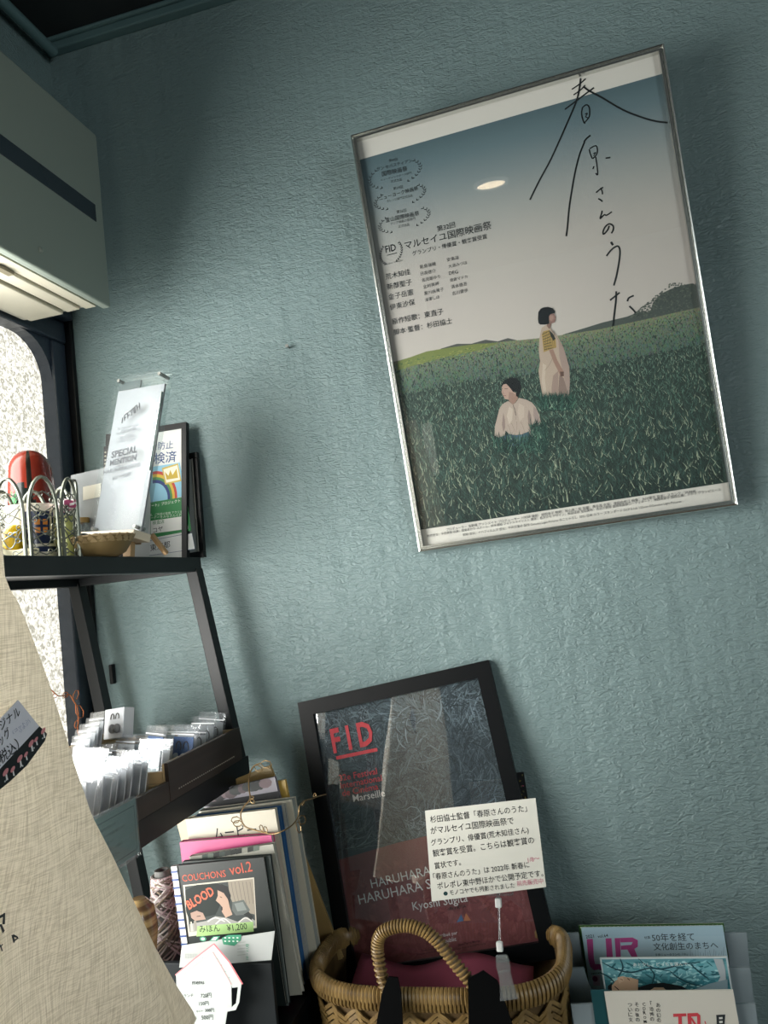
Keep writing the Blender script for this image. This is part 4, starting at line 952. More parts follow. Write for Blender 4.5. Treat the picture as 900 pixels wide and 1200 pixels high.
for x_, y_ in ((285, 632), (210, 712), (225, 700), (130, 832), (145, 826), (20, 935), (30, 925)): A.ell(zc6((x_, y_))[0], .0008, .0008, '#cfd2d4', n=6)
INK = '#2b2d33'
A.text('オリジナル', zc6((-110, 660))[0], zc6((132, 462))[0], INK, 1.1, .006); A.text('バッグ', zc6((-60, 740))[0], zc6((65, 600))[0], INK, 1.1, .006)
A.text('（コットン', zc6((78, 602))[0], zc6((190, 510))[0], '#9aa0c0', .7); A.text('リネン）', zc6((128, 596))[0], zc6((200, 520))[0], '#9aa0c0', .7)
A.text('（税込）', zc6((-30, 830))[0], zc6((125, 700))[0], INK, 1.1, .008)
A.build('handwriting', tagc)
def on_tote(px, py):
    p = onx(px, py, TX+.03)
    for _ in range(4):
        yr = edge_y(p.z); a = (yr-p.y)/(yr-YL); b_ = (.27-p.z)/(.27-ZB); x = tote_pt(1)(min(1, max(0, a)), min(1, max(0, b_))).x; p = onx(px, py, x+.0012)
    return p
zb = zz((0, 1040), 7.5); lp = MB()
def tpoly(pts):
    for q_ in pts: lp.add([on_tote(*p) for p in zb(*q_)], [tuple(range(len(q_)))])
tpoly([((100, 420), (122, 412), (132, 480), (118, 490)), ((122, 412), (168, 438), (160, 450), (120, 432)), ((160, 438), (168, 446), (128, 472), (124, 458)),
       ((-8, 505), (5, 500), (12, 520), (0, 530)), ((18, 495), (28, 500), (12, 522), (6, 515)), ((2, 518), (14, 518), (26, 556), (14, 564)),
       ((-30, 262), (44, 222), (46, 248), (-20, 284)), ((28, 228), (46, 222), (44, 322), (20, 325)), ((0, 336), (14, 320), (42, 380), (24, 406)), ((-60, 330), (14, 322), (16, 342), (-50, 352))])
lp.build('printed_letters', mat('dark_print_ink', '#1d2830', .7), tb, True)

# ================================================================== LOW BENCH, BOOK STAND AND BOOKS
ZTB = -.80
tbw = mat('dark_bench_wood', '#15191b', .5)
tb_ = thing('low_bench', 'dark low bench under the books, basket and magazine rack', 'bench', (-.2, -.36, ZF))
MB().box((-.90, -.64, ZTB-.03), (.50, -.10, ZTB)).build('top', tbw, tb_, True, bevel=.002)
for x_ in (-.40, .46):
    for y_ in (-.61, -.13): MB().box((x_-.02, y_-.02, ZF), (x_+.02, y_+.02, ZTB-.03)).build('leg', tbw, tb_, True)
for y_ in (-.61, -.16): MB().box((-.83, y_-.02, ZF), (-.79, y_+.02, ZTB-.03)).build('leg', tbw, tb_, True)
ZBK = -.602
sd_ = thing('book_stand', 'black standing book rack holding the leaned books and magazines', 'rack', (-.6, -.2, ZTB))
MB().box((-.80, -.292, ZTB), (-.487, -.284, -.515)).build('front_panel', mat('slate_panel', '#171d20', .6, spec=.3), sd_, True, bevel=.001)
MB().box((-.80, -.283, ZBK-.012), (-.470, -.095, ZBK)).build('shelf', blk, sd_, True)
MB().box((-.487, -.283, ZTB), (-.479, -.12, ZBK-.013)).build('side_panel', blk, sd_, True); MB().box((-.80, -.283, ZTB), (-.792, -.12, ZBK-.013)).build('side_panel', blk, sd_, True)

def book(name, label, TL, TR, y, T, H, cov, page='#b9b5aa', group=None, art=None, lean=0, back=None, W=None, cat='book', edge=None, bottom=None):
    a = ony(TL[0], TL[1], y); b_ = ony(TR[0], TR[1], y)
    d = b_-a; ang = -math.degrees(math.atan2(d.z, d.x)); Wd = W or math.hypot(d.x, d.z); a = b_ - Vector((math.cos(R(-ang)), 0, math.sin(R(-ang))))*Wd
    M3 = rot3(lean, ang, 0)
    if H is None: H = max(.02, (min(a.z, b_.z)-ZBK)/math.cos(R(ang))/math.cos(R(lean)) - (Wd*math.sin(R(ang)) if ang > 0 else 0) - .001)
    if H > .02 and ang < 0:                        # the lower left corner is the lowest: keep it on the stand
        low = a.z - H*math.cos(R(ang))
    S = Sheet(a, M3, Wd, H)
    t = thing(name, label, cat, S.O, M3, group)
    c = .0009 if T > .003 else .0003
    cm = mat('cover_'+cov.strip('#'), cov, .4)
    MB().box((-Wd/2, 0, 0), (Wd/2, c, H)).build('front_cover', cm, t)
    if T > .003:
        pm = mat('pages_'+page.strip('#'), page, .8, bump=(300, .4, .0006, (.05, 1, .05)))
        MB().box((-Wd/2+.001, c, .0015), (Wd/2-.0018, T-c, H-.0015)).build('pages', pm, t)
        MB().box((-Wd/2, T-c, 0), (Wd/2, T, H)).build('back_cover', mat('cover_'+(back or cov).strip('#'), back or cov, .4), t)
        MB().box((-Wd/2-.0006, 0, 0), (-Wd/2, T, H)).build('spine', cm, t)
    if art:
        A = Art(S, -.0004); art(A, S); A.build('cover_print', t, rough=.4)
    return t, S
z8 = zz((150, 880), 3.6); z9 = zz((150, 980), 5.4533)
# --- front: the spiral bound sample book
def couch(A, S):
    A.text('COUCHONS', z9((350, 290))[0], z9((628, 258))[0], '#c25a45', 1.1, .006); A.text('vol.2', z9((655, 248))[0], z9((798, 222))[0], '#c25a45', 1.1, .006)
    A.poly(z9((352, 312), (806, 262), (824, 585), (388, 640)), '#c9c3b4'); A.poly(z9((364, 320), (800, 272), (815, 560), (394, 610)), '#3a4140')
    A.poly(z9((640, 290), (800, 272), (815, 500), (690, 470), (650, 380)), '#938a7c')
    for k in range(6): A.stroke(z9((660+k*24, 290), (672+k*24, 360), (690+k*22, 430)), .0008, '#6f675c')
    A.poly(z9((366, 345), (440, 310), (560, 300), (640, 320), (655, 380), (600, 420), (560, 500), (470, 520), (400, 560), (372, 480)), '#15211e')
    A.poly(z9((572, 330), (610, 345), (640, 400), (650, 450), (668, 500), (625, 520), (600, 480), (606, 455), (585, 430), (562, 410), (575, 380)), '#b59886')
    A.poly(z9((560, 320), (600, 305), (640, 325), (658, 380), (650, 440), (638, 400), (612, 362), (575, 345)), '#1b1e1f')
    A.ell(z9((600, 462))[0], .0014, .0026, '#2a2020', n=10); A.stroke(z9((588, 385), (602, 392)), .0009, '#2a2220')
    A.poly(z9((400, 490), (440, 475), (480, 490), (498, 530), (430, 540), (405, 520)), '#a58a7c'); A.stroke(z9((440, 512), (465, 508)), .001, '#2a2220')
    A.poly(z9((668, 420), (740, 405), (780, 470), (760, 500), (690, 505), (665, 470)), '#5a605e'); A.poly(z9((680, 430), (735, 418), (760, 470), (700, 480)), '#7b827f')
    A.poly(z9((500, 540), (560, 510), (630, 520), (700, 545), (770, 510), (815, 540), (815, 570), (394, 612), (396, 560)), '#9a9a96')
    for a_ in (((510, 545), (560, 520), (620, 545)), ((560, 560), (610, 525), (660, 560)), ((700, 560), (750, 520), (800, 550))): A.stroke(z9(*a_), .0016, '#d2d0ca')
    A.poly(z9((740, 500), (770, 480), (800, 510), (790, 535)), '#232826')
    A.poly(z9((400, 545), (408, 545), (418, 605), (404, 608)), '#c5bfb0'); A.poly(z9((420, 540), (436, 538), (446, 600), (428, 604)), '#8f8a80')
    A.text('BLOOD', z9((392, 468))[0], z9((556, 368))[0], '#e0684d', 1.25, .02)
    A.poly(z9((444, 574), (800, 545), (804, 608), (438, 640)), '#9cc07c'); A.text('みほん', z9((458, 612))[0], z9((590, 604))[0], '#1c241c', 1., .006); A.text('¥1,200', z9((636, 606))[0], z9((764, 592))[0], '#1c241c', 1.05, .006)
t, S = book('sample_book', 'spiral bound black sample book with red handwritten title and green price strip', (203.5, 1015), (309, 1004.5), -.2835+.0285, .006, None, '#1c2423', '#c8c4b8', art=couch, lean=0)
W_, H_ = S.W, S.H
cm_ = mat('clear_film', '#7f8a8a', .2)
cl_m = MB().box((-W_/2-.004, -.0015, 0), (-W_/2+.006, .0065, H_)); cl_m.build('binding_strip', mat('white_binding', '#cfd1cf', .4), t)
for k in range(14):
    zc_ = H_-.008-k*.0118
    MB().box((-W_/2-.0047, -.0024, zc_-.0012), (-W_/2+.0062, -.0016, zc_+.0012)).build('binding_loop', mat('blue_loop', '#2d4a8a', .4), t)
book('film_folder', 'clear grey folder standing right behind the black sample book', (214, 1010), (316, 1003), -.247, .008, None, '#5d6664', '#8f9694', back='#2c3432')
book('picture_magazine', 'magazine with a dark patterned cover edge between sample book and pink book', (222, 1004), (320, 989), -.236, .010, None, '#a8a79c', '#c4c2b8',
     art=lambda A, S: [A.poly([S.uv(*p) for p in ()] or [(x_, S.H-.006+rnd.uniform(-.003, .003)) if False else z8((265+k*24, 468-k*4.0))[0], z8((265+k*24+26, 462-k*4.0))[0], z8((265+k*24+26, 440-k*4.0))[0], z8((265+k*24, 446-k*4.0))[0]], rnd.choice(['#2a302c', '#5f6a60', '#1b201e', '#8a8a80', '#3b4540'])) for k in range(12) for x_ in (0,)])
book('pink_book', 'bright pink soft covered book with rounded corner in the middle of the pile', (211, 987), (318, 978.5), -.222, .011, None, '#c4487f', '#c9b9c0')
book('cream_booklet', 'cream booklet with black Japanese title peeking above the pink book', (218, 960), (322, 948), -.206, .009, None, '#cfc9b6', '#bdb9ac',
     art=lambda A, S: (A.text('ムービー', z8((365, 372))[0], z8((545, 352))[0], '#1d2022', 1.1, .01)))
book('blue_spined_binder', 'thin binder showing a blue fore edge beside the cream booklet', (228, 957), (327, 946), -.194, .010, None, '#2f5f8f', '#2c5c8c')
book('grey_folder', 'grey white folder with thin page edge behind the blue binder', (230, 955), (333, 943), -.182, .008, None, '#a9aba6', '#94989a')
book('large_cream_album', 'large cream album standing tallest behind the blue binder', (233, 951), (342, 937), -.171, .018, None, '#c6c2b2', '#9aa09a')
book('photo_card_book', 'book with a grey crowd photograph on its cover behind the cream album', (236, 930), (322, 910.5), -.146, .007, None, '#8b8791', '#6b6a70',
     art=lambda A, S: [A.ell(z8((340+k*24, 205-k*7+rnd.uniform(-6, 3)))[0], .009+.003*(k % 3), .008, rnd.choice(['#2d2c30', '#5c5054', '#7a6a6e', '#3d4040']), n=9) for k in range(11)] and [A.poly(z8((310, 222), (640, 168), (640, 200), (640, 210), (310, 236)), '#26282b')])
book('yellow_booklet', 'narrow yellow booklet edge right of the crowd photograph book', (290, 922), (334, 914), -.136, .006, None, '#c2a14d', '#a68a44')
book('kraft_envelope', 'brown kraft paper envelope with a string button leaning behind the books', (255, 921.5), (316, 897), -.118, .007, .325, '#a58c5c', '#94804f', cat='envelope')
book('kraft_folder', 'worn brown kraft folder slanting furthest right behind the books', (262, 925), (318, 903), -.108, .005, .322, '#8f7a4f', '#7f6c46', cat='folder')
book('white_page_book', 'off white paperback at the left behind the cream booklet', (207, 963), (236, 955), -.160, .012, None, '#c9b998', '#bdae8e')

# leaflet over the stand front
LP = [ony(*p, -.2945) for p in ((213, 1108), (322, 1091), (318, 1125), (210, 1134))]
lft = thing('paper_leaflet', 'white folded leaflet with green print hanging over the black stand front', 'leaflet', (-.56, -.295, LP[3].z))
MB().prism([LP[0], LP[1], LP[2], LP[3]][::-1], (0, .0006, 0)).build('hanging_page', mat('leaflet_paper', '#b4b8b6', .6), lft, True)
top_ = [p+Vector((0, 0, 0)) for p in (LP[0], LP[1])]; bk_ = [ony(322, 1090, -.262), ony(217, 1100, -.262)]
A = Art(Sheet((-.7, -.2949, -.4), rot3(0, 0, 0), .3, .2), 0)
fs_ = A.S
GN = '#3f9270'
A.y = -.0004
for c_, r1_, r2_ in (((480, 655), .0052, .0036),): A.ell(z9(c_)[0], r1_, r2_, GN, n=14)
A.ell(z9((480, 655))[0], .003, .0018, '#dfe6df', n=10)
for pts in (((520, 668), (545, 640), (590, 636), (570, 668)),): A.poly(z9(*pts), GN)
A.poly(z9((532, 662), (550, 645), (575, 643), (560, 663)), '#dfe6df')
A.poly(z9((600, 650), (640, 630), (725, 628), (720, 665), (680, 700), (610, 690)), GN)
for k in range(8): A.ell(z9((622+(k % 4)*26, 648+(k//4)*22))[0], .0017, .0010, '#dfe6df', n=8)
A.text('10・11月', z9((770, 788))[0], z9((772, 690))[0], GN, .9, .01)
for k in range(5): A.stroke(z9((362+k*16, 750), (364+k*16, 780)), .0012, '#b9bdb8', smooth=False); A.stroke(z9((700, 680+k*20), (752, 674+k*20)), .0008, '#9aa09a', smooth=False)
o = A.build('green_print', lft); o.location = fs_.O - Vector((-.56, -.295, LP[3].z))

# house shaped menu card
S = Sheet(ony(195, 1110, -.318) + Vector((-.02, 0, 0)), rot3(-2, 0, 0), .16, .35)
mc = thing('menu_card', 'white house shaped handwritten menu card with pink roof edge', 'card', (S.O.x, S.O.y, ZTB), S.M3)
H0_ = S.O.z
def M2(p): q_ = S.uv(*p); return (q_[0], 0, q_[1] + (H0_-ZTB))
out = z9((310, 884), (430, 780), (552, 684), (640, 790), (735, 942), (662, 948), (664, 1090), (636, 1118), (622, 1210))
body = [M2(p) for p in out]; low = [(body[-1][0], 0, .0), (body[0][0]-.012, 0, .0)]
MB().prism((body + low)[::-1], (0, .0012, 0)).build('card', mat('menu_paper', '#c3cbc7', .6), mc)
hn = z9((662, 948), (726, 942), (712, 1060), (690, 1108), (636, 1118), (664, 1090), (692, 1066), (704, 962), (668, 966))
for qd in ((0, 1, 7, 8), (7, 1, 2, 6), (6, 2, 3, 5), (5, 3, 4, 4)):
    q_ = [M2(hn[i]) for i in dict.fromkeys(qd)]
    MB().prism(q_[::-1], (0, .0012, 0)).build('cup_handle', mat('menu_paper'), mc)
A = UArt(S); A.y = -.0004
mm = lambda x, y: (lambda q_: (q_[0], q_[2]))(M2(z9((x, y))[0]))
A.stroke([mm(306, 884), mm(430, 778), mm(552, 684)], .0016, '#d98a90', smooth=False); A.stroke([mm(552, 684), mm(650, 800), mm(735, 942)], .0020, '#d9727a', smooth=False)
A.stroke([mm(318, 915), mm(430, 825), mm(545, 738)], .0006, '#c9b0b0', smooth=False); A.stroke([mm(545, 738), mm(600, 830), mm(665, 945)], .0007, '#d98a90', smooth=False)
for x_, y_ in ((360, 872), (400, 838), (440, 806), (480, 774), (570, 780), (600, 820), (625, 860), (650, 900)): A.ell(mm(x_, y_), .0010, .0006, rnd.choice(['#d98a90', '#8fb0a8']), n=7)
for x_, y_, t_, w_ in ((414, 945, 'menu', 76), (360, 1026, 'ランチ', 62), (468, 1028, '720円', 70), (458, 1078, '150円', 62), (440, 1122, 'セット', 40), (496, 1120, '300円', 58), (380, 1172, 'ケーキ', 66), (474, 1168, '500円', 74)):
    A.text(t_, mm(x_, y_), mm(x_+w_, y_-4), '#23292a', 1., .008)
A.build('handwriting', mc)

# cone of mixed yarn and the brown pot beside it
yc = ony(190, 1022, -.20); YC = Vector((yc.x, -.20, ZBK))
yh = yc.z-ZBK
yn = thing('yarn_cone', 'tall cone wound with pale pink, grey and brown mixed yarn', 'yarn', YC)
MB().lathe([(.030, 0), (.012, yh+.004), (.009, yh+.004), (.009, yh-.02), (1e-6, yh-.02)], n=24, caps=False).build('cone_core', mat('grey_core', '#6a6a68', .7), yn, smooth=True)
ycol = ['#c9bcbb', '#a89a98', '#d8c6cb', '#8b7d72', '#b7a2a6', '#6f665e', '#ded8d4', '#9d8f7c']
for k in range(16):
    ps = []; c_ = ycol[k % 8]; ph = rnd.random()*6; n_ = 70; tr_ = rnd.choice([4, 5, 6, 7])*(1 if k % 3 else -1)
    for j in range(n_):
        t_ = j/(n_-1); z_ = yh*(.02+.95*abs(math.sin(math.pi*(t_*1.5+ph*.1)))) ; a_ = ph+2*math.pi*tr_*t_
        r_ = .031-.018*z_/yh+.0025+rnd.random()*.002
        ps.append((r_*math.cos(a_), r_*math.sin(a_), z_))
    MB().tube(ps, .0016, 5).build('yarn_strand', mat('yarn_'+'abcdefgh'[k % 8], c_, .9), yn, smooth=True)
pp = ony(163, 1062, -.262); pt = thing('brown_pot', 'small glossy brown striped pot half hidden by the linen bag', 'pot', (pp.x, -.262, ZBK))
hp = pp.z+.012-ZBK
MB().lathe([(.018, 0), (.024, .02), (.020, hp*.5), (.026, hp*.75), (.022, hp*.92), (.010, hp), (1e-6, hp)], n=24, caps=False).build('body', mat('brown_glaze', '#5b4430', .2, noise=(30, '#a88f62', .4, .6, (.3, .3, 3))), pt, smooth=True)
# patterned tape strip against the wall beside the leaning frame
S = Sheet(ony(604, 906, -.004), rot3(0, -2, 0), .014, .26)
ts_ = thing('patterned_strip', 'narrow strip of dark floral pattern hanging right of the black frame', 'strip', S.O, S.M3)
MB().box((-.007, 0, 0), (.007, .003, .26)).build('strip', mat('black_tape'), ts_)
A = UArt(S); A.y = -.0003
for k in range(60): A.ell((rnd.uniform(-.005, .005), rnd.uniform(.004, .256)), .002, .0012, rnd.choice(['#8a7a3c', '#a5506a', '#4d7a55', '#6a6a44']), ang=rnd.random()*3, n=6)
A.build('floral_print', ts_)

# decorative wire vines
gold = mat('brass_wire', '#8a7350', .4, .7); cop = mat('copper_wire', '#b0683c', .45, .5)
def vine(name, label, pts, place, m, loops, r=.0011):
    mb = MB(); P = [place(*p) for p in pts]
    Q = []
    for i in range(len(P)-1):
        p0 = P[max(i-1, 0)]; p1 = P[i]; p2 = P[i+1]; p3 = P[min(i+2, len(P)-1)]
        for t_ in (0, .25, .5, .75): Q.append(.5*((2*p1)+(p2-p0)*t_+(2*p0-5*p1+4*p2-p3)*t_*t_+(3*p1-p0-3*p2+p3)*t_**3))
    Q.append(P[-1]); t = thing(name, label, 'wire', P[0]); mb.tube(Q, r, 6).build('stem', m, t, True, smooth=True)
    for (bx, by), (ex, ey) in loops:
        a = place(bx, by); b_ = place(ex, ey); d = b_-a; s_ = Vector((-d.z, 0, d.x)) if abs(d.y) < abs(d.x)+.001 else Vector((0, -d.z, d.y)); s_ = s_*.28
        ring_ = [a, a+d*.35+s_, a+d*.8+s_*.9, b_, a+d*.8-s_*.9, a+d*.35-s_]
        MB().tube(ring_, r*.75, 5, closed=True).build('leaf_loop', m, t, True, smooth=True)
    return t
g6 = lambda x, y: (200+x/4.09, 880+y/4.09)
vine('brass_wire_vine', 'thin brass wire vine with leaf loops draped over the books',
     [g6(*p) for p in ((430, 60), (400, 72), (378, 110), (374, 170), (380, 230), (352, 265), (335, 310), (355, 360), (400, 378), (450, 392), (490, 398), (545, 380), (590, 348), (612, 310), (618, 265), (640, 240), (680, 228), (705, 218), (745, 208))],
     lambda x, y: ony(x, y, -.262 if x < 333 else -.262 + (x-333)*.0024), gold,
     [(g6(*a), g6(*b)) for a, b in (((335, 325), (290, 335)), ((345, 345), (300, 350)), ((440, 385), (430, 355)), ((460, 392), (450, 362)), ((382, 232), (402, 250)), ((380, 225), (398, 222)), ((600, 345), (625, 385)), ((612, 330), (648, 330)), ((400, 72), (438, 95)), ((430, 60), (485, 68)), ((640, 240), (632, 262)), ((690, 225), (692, 202)))])
g2 = lambda x, y: (x/6, 760+y/6)
vine('copper_wire_vine', 'thin copper wire vine curling in front of the bright window', [g2(*p) for p in ((355, 285), (405, 330), (440, 332), (490, 325), (515, 365), (545, 420), (550, 520), (545, 580), (560, 615))],
     lambda x, y: onx(x, y, -.87), cop, [(g2(*a), g2(*b)) for a, b in (((405, 330), (370, 335)), ((515, 365), (550, 295)), ((530, 400), (585, 480)), ((545, 580), (575, 600)), ((440, 332), (480, 320)), ((545, 500), (530, 560)))], .0010)

# ================================================================== WOVEN BASKET
BX, BY, BA, BB, ZR = -.273, -.158, .187, .099, -.567
cane = mat('cane', '#94794a', .42, noise=(40, '#6f5833', .35, .68, (1, 1, 1)), spec=.5)
cane2 = mat('dark_cane', '#6b5535', .5, noise=(50, '#4d3b22', .35, .7, (1, 1, 1)))
bk = thing('wicker_basket', 'brown woven cane basket with arched handle and black straps, on the bench', 'basket', (BX, BY, ZTB))
def bring(t, z, off=0.):
    a = 2*math.pi*t; c, s_ = math.cos(a), math.sin(a); e_ = 2/3.6; k = 1 - .10*max(0, (ZR-z))/.23
    x = BX + (BA+off)*k*math.copysign(abs(c)**e_, c); y = BY + (BB+off)*k*math.copysign(abs(s_)**e_, s_)
    return Vector((x, y, z + .014*(abs(c)**3)*max(0, 1-(ZR-z)/.1)))
nb = 120; inner = MB()
vs = [bring(k/nb, z, -.004) for z in (ZTB+.002, ZTB+.08, ZR-.03, ZR) for k in range(nb)]
inner.add(vs, [(j*nb+k, j*nb+(k+1) % nb, (j+1)*nb+(k+1) % nb, (j+1)*nb+k) for j in range(3) for k in range(nb)] + [list(range(nb))[::-1]]).build('inner_wall', cane2, bk, True, smooth=True)
# even spacing round the rim
import bisect
tt = sorted(set([k/800 for k in range(801)] + [q_/4 + sg_*(.03*(k/60)**3) for q_ in range(5) for sg_ in (-1, 1) for k in range(61)]))
tt = [t_ for t_ in tt if 0 <= t_ <= 1]; L_ = [0]
for a, b_ in zip(tt, tt[1:]): L_.append(L_[-1] + (bring(a, ZR)-bring(b_, ZR)).length)
def t_at(f):
    tgt = f*L_[-1]; i = min(max(bisect.bisect_left(L_, tgt)-1, 0), len(L_)-2)
    return tt[i] + (tt[i+1]-tt[i])*(tgt-L_[i])/max(1e-9, L_[i+1]-L_[i])
wv = MB(); ncol = 50; zt_ = ZR-.030; pitch = .0082
for c_ in range(ncol):
    f0, f1 = c_/ncol, (c_+1)/ncol; up = (c_ % 2)*2-1
    t0_, t1x = t_at(f0), t_at(f1)
    for r_ in range(-2, 26):
        zc_ = zt_ - r_*pitch; za = zc_ - up*.008; zb_ = zc_ + up*.008
        if max(za, zb_) > zt_+.003 or min(za, zb_) < ZTB+.002: continue
        p = bring(t0_, za, .0005 + .001*(r_ % 2)); q_ = bring(t1x, zb_, .0005 + .001*(r_ % 2)); m_ = bring((t0_+t1x)/2 if t1x > t0_ else t0_, zc_, .003)
        n_ = Vector(((m_.x-BX)/BA**2, (m_.y-BY)/BB**2, 0)).normalized()
        sd = n_.cross((q_-p).normalized())
        for (a, b_) in ((p, m_), (m_, q_)): wv.beam(a-(b_-a)*.06, b_+(b_-a)*.06, .0058*rnd.uniform(.85, 1.05), .0020, sd)
o = wv.build('cane_weave', cane, bk, True); o['kind'] = 'stuff'
core = [bring(t_at(k/160), ZR-.013) for k in range(160)]
wm = MB()
NW = 176
for k in range(NW):
    t_ = t_at((k+.5)/NW); p = bring(t_, ZR-.013); a = bring(t_at(((k+.9) % NW)/NW), ZR-.013); d = (a-p); d.z = 0
    if d.length < 1e-6: continue
    d.normalize(); n_ = Vector((-d.y, d.x, 0)) if False else d.cross(Vector((0, 0, 1)))
    wm.tube([p + n_*.0085*math.cos(w) + Vector((0, 0, 1))*.0145*math.sin(w) for w in [2*math.pi*i/12 for i in range(12)]], .0030, 5, closed=True)
o = wm.build('rim_wrapping', cane, bk, True, smooth=True); o['kind'] = 'stuff'
MB().tube(core, .008, 8, closed=True).build('rim_core', cane2, bk, True, smooth=True)
# handle
hp_ = [(466, 1196), (458, 1172), (449, 1148), (443, 1120), (443, 1103), (449, 1092), (463, 1086), (479, 1085), (496, 1090), (512, 1102), (528, 1122), (545, 1143), (562, 1163), (574, 1180), (582, 1194)]
HP = []
for i, (x_, y_) in enumerate(hp_): HP.append(ony(x_, y_, -.270 + .012*math.sin(math.pi*i/(len(hp_)-1))))
Q = []
for i in range(len(HP)-1):
    p0 = HP[max(i-1, 0)]; p1 = HP[i]; p2 = HP[i+1]; p3 = HP[min(i+2, len(HP)-1)]
    for j in range(8):
        t_ = j/8; Q.append(.5*((2*p1)+(p2-p0)*t_+(2*p0-5*p1+4*p2-p3)*t_*t_+(3*p1-p0-3*p2+p3)*t_**3))
hd_ = MB().tube(Q, .0072, 8).build('handle', cane2, bk, True, smooth=True)
hel = []; n_ = len(Q); turns = 62
ax = Vector((0, 1, 0))
for i in range(n_*6):
    f = i/6; k = min(int(f), n_-2); p = Q[k].lerp(Q[k+1], f-k); d = (Q[k+1]-Q[k]).normalized(); b1 = d.cross(ax).normalized(); b2 = b1.cross(d)
    w = 2*math.pi*turns*i/(n_*6); hel.append(p + .0078*(math.cos(w)*b1 + math.sin(w)*b2))
MB().tube(hel, .0019, 5).build('handle_wrapping', cane, hd_, True, smooth=True)
# straps over the rim
sm_ = mat('black_strap', '#040506', .85, spec=.08)
def strip(name, L, Rr, y0, th, par):
    a = [ony(x_, y_, y0) for x_, y_ in L]; b_ = [ony(x_, y_, y0) for x_, y_ in Rr]; mb = MB()
    for i in range(len(a)-1): mb.prism([a[i], b_[i], b_[i+1], a[i+1]], (0, th, 0))
    return mb.build(name, sm_, par, True)
strip('strap', [(455, 1145), (448, 1162), (441, 1200)], [(466, 1146), (470, 1165), (472, 1204)], -.281, .003, bk)
strip('strap', [(548, 1148), (549, 1165), (549, 1206)], [(566, 1138), (583, 1150), (603, 1208)], -.2815, .003, bk)
# cloth and papers inside
ins = MB().grid(lambda a, b: (BX-.135+.27*a, BY-.064+.100*b, -.612+.020*b+.010*math.sin(a*9+b*2)), 16, 6).build('pink_cloth', mat('dull_pink_cloth', '#8a3d52', .85), smooth='all', solid=.003)
tag(ins, 'dull pink folded cloth inside the wicker basket', 'cloth')
cush = MB().lathe([(.001, ZTB+.004), (1.0, ZTB+.004), (1.0, -.64), (.001, -.64)], (0, 0, 0), 40, caps=False)
cush.v = [Vector((BX+v.x*.135, BY+v.y*.060, v.z)) for v in cush.v]
tag(cush.build('basket_filling', mat('dark_cloth', '#141618', .9)), 'dark folded cloth filling the wicker basket under the pink cloth', 'cloth')

# ================================================================== HANDWRITTEN CARD IN ITS CLEAR CLIP
MC = rot3(-14, -5.5, 2)
TLc = ony(498, 950, -.262); TRc = ony(627, 935, -.258); Wc = (TRc-TLc).length
BLc = hit(505, 1057, MC @ Vector((0, 1, 0)), TLc); Hc = (BLc-TLc).length
S = Sheet(TLc, MC, Wc, Hc)
hc = thing('handwritten_card', 'white card with handwritten Japanese lines held up by a clear clip', 'card', S.O, MC)
cq = [S.uv(*p) for p in ((498, 950), (627.5, 935), (640, 1039.5), (506, 1056.5))]
MB().prism([(x_, 0, z_) for x_, z_ in cq][::-1], (0, .0009, 0)).build('paper', mat('note_paper', '#cfcfc6', .6), hc)
A = Art(S, -.0003); zk = zz((490, 920), 4.2875); I2 = '#16191c'
for t_, a, b_ in (('杉田協士監督「春原さんのうた」', (62, 188), (548, 130)), ('がマルセイユ国際映画祭で', (64, 245), (482, 193)), ('グランプリ、俳優賞(荒木知佳さん)', (66, 303), (556, 238)),
                  ('観客賞を受賞。こちらは観客賞の', (76, 358), (584, 290)), ('賞状です。', (84, 420), (216, 400)), ('「春原さんのうた」は 2022年 新春に', (78, 474), (560, 412)),
                  ('ポレポレ東中野ほかで公開予定です。', (98, 522), (630, 456)), ('モノコヤでも撮影されました', (160, 552), (486, 514))):
    A.text(t_, zk(a)[0], zk(b_)[0], I2, 1.05, .004)
A.ell(zk((138, 545))[0], .0030, .0026, '#123a3c', n=12)
A.text('1/8〜', zk((553, 388))[0], zk((612, 378))[0], '#c07a8a', 1., .002); A.text('前売販売中', zk((498, 506))[0], zk((630, 492))[0], '#c07a8a', 1., .004)
A.build('handwriting', hc)
ck = thing('card_clip', 'clear plastic clip with white joints clamped to the basket rim', 'clip', (-.16, -.28, ZR-.02))
clr = glass_mat('clip_plastic', .10, (.93, .96, .96), .04, haze=.05)
wj = mat('white_joint', '#d9dcda', .35)
c_ = lambda x, y, yy=-.286: ony(x, y, yy)
z11 = zz((480, 1040), 4.0909)
def cbeam(a, b_, w, h, nm, m, ya=-.286, yb=-.286): MB().beam(c_(*z11(a)[0], ya), c_(*z11(b_)[0], yb), w, h, (0, 1, 0)).build(nm, m, ck, True, bevel=min(w, h)*.2)
cbeam((428, 95), (432, 262), .0028, .0028, 'rod', clr, -.270, -.284)
cbeam((424, 50), (427, 96), .0075, .0085, 'joint', wj, -.268, -.270); cbeam((430, 260), (434, 306), .0075, .0085, 'joint', wj, -.284, -.285)
cp = z11((412, 330), (470, 326), (482, 372), (486, 420), (520, 535), (434, 548), (430, 440), (414, 380))
MB().prism([c_(*p, -.292) for p in cp], (0, .0025, 0)).build('front_jaw', clr, ck, True, bevel=.0008)
MB().prism([c_(*p, -.2835) for p in z11((416, 330), (466, 326), (478, 372), (480, 420), (510, 520), (440, 532), (432, 440), (418, 380))], (0, .0018, 0)).build('rear_jaw', clr, ck, True)
for a, b_ in (((418, 356), (476, 350)), ((428, 405), (482, 396)), ((434, 538), (518, 528))): cbeam(a, b_, .0035, .0022, 'cross_bar', wj if False else clr, -.290, -.290)
cbeam((418, 336), (464, 330), .006, .005, 'spring_housing', clr, -.288, -.288)
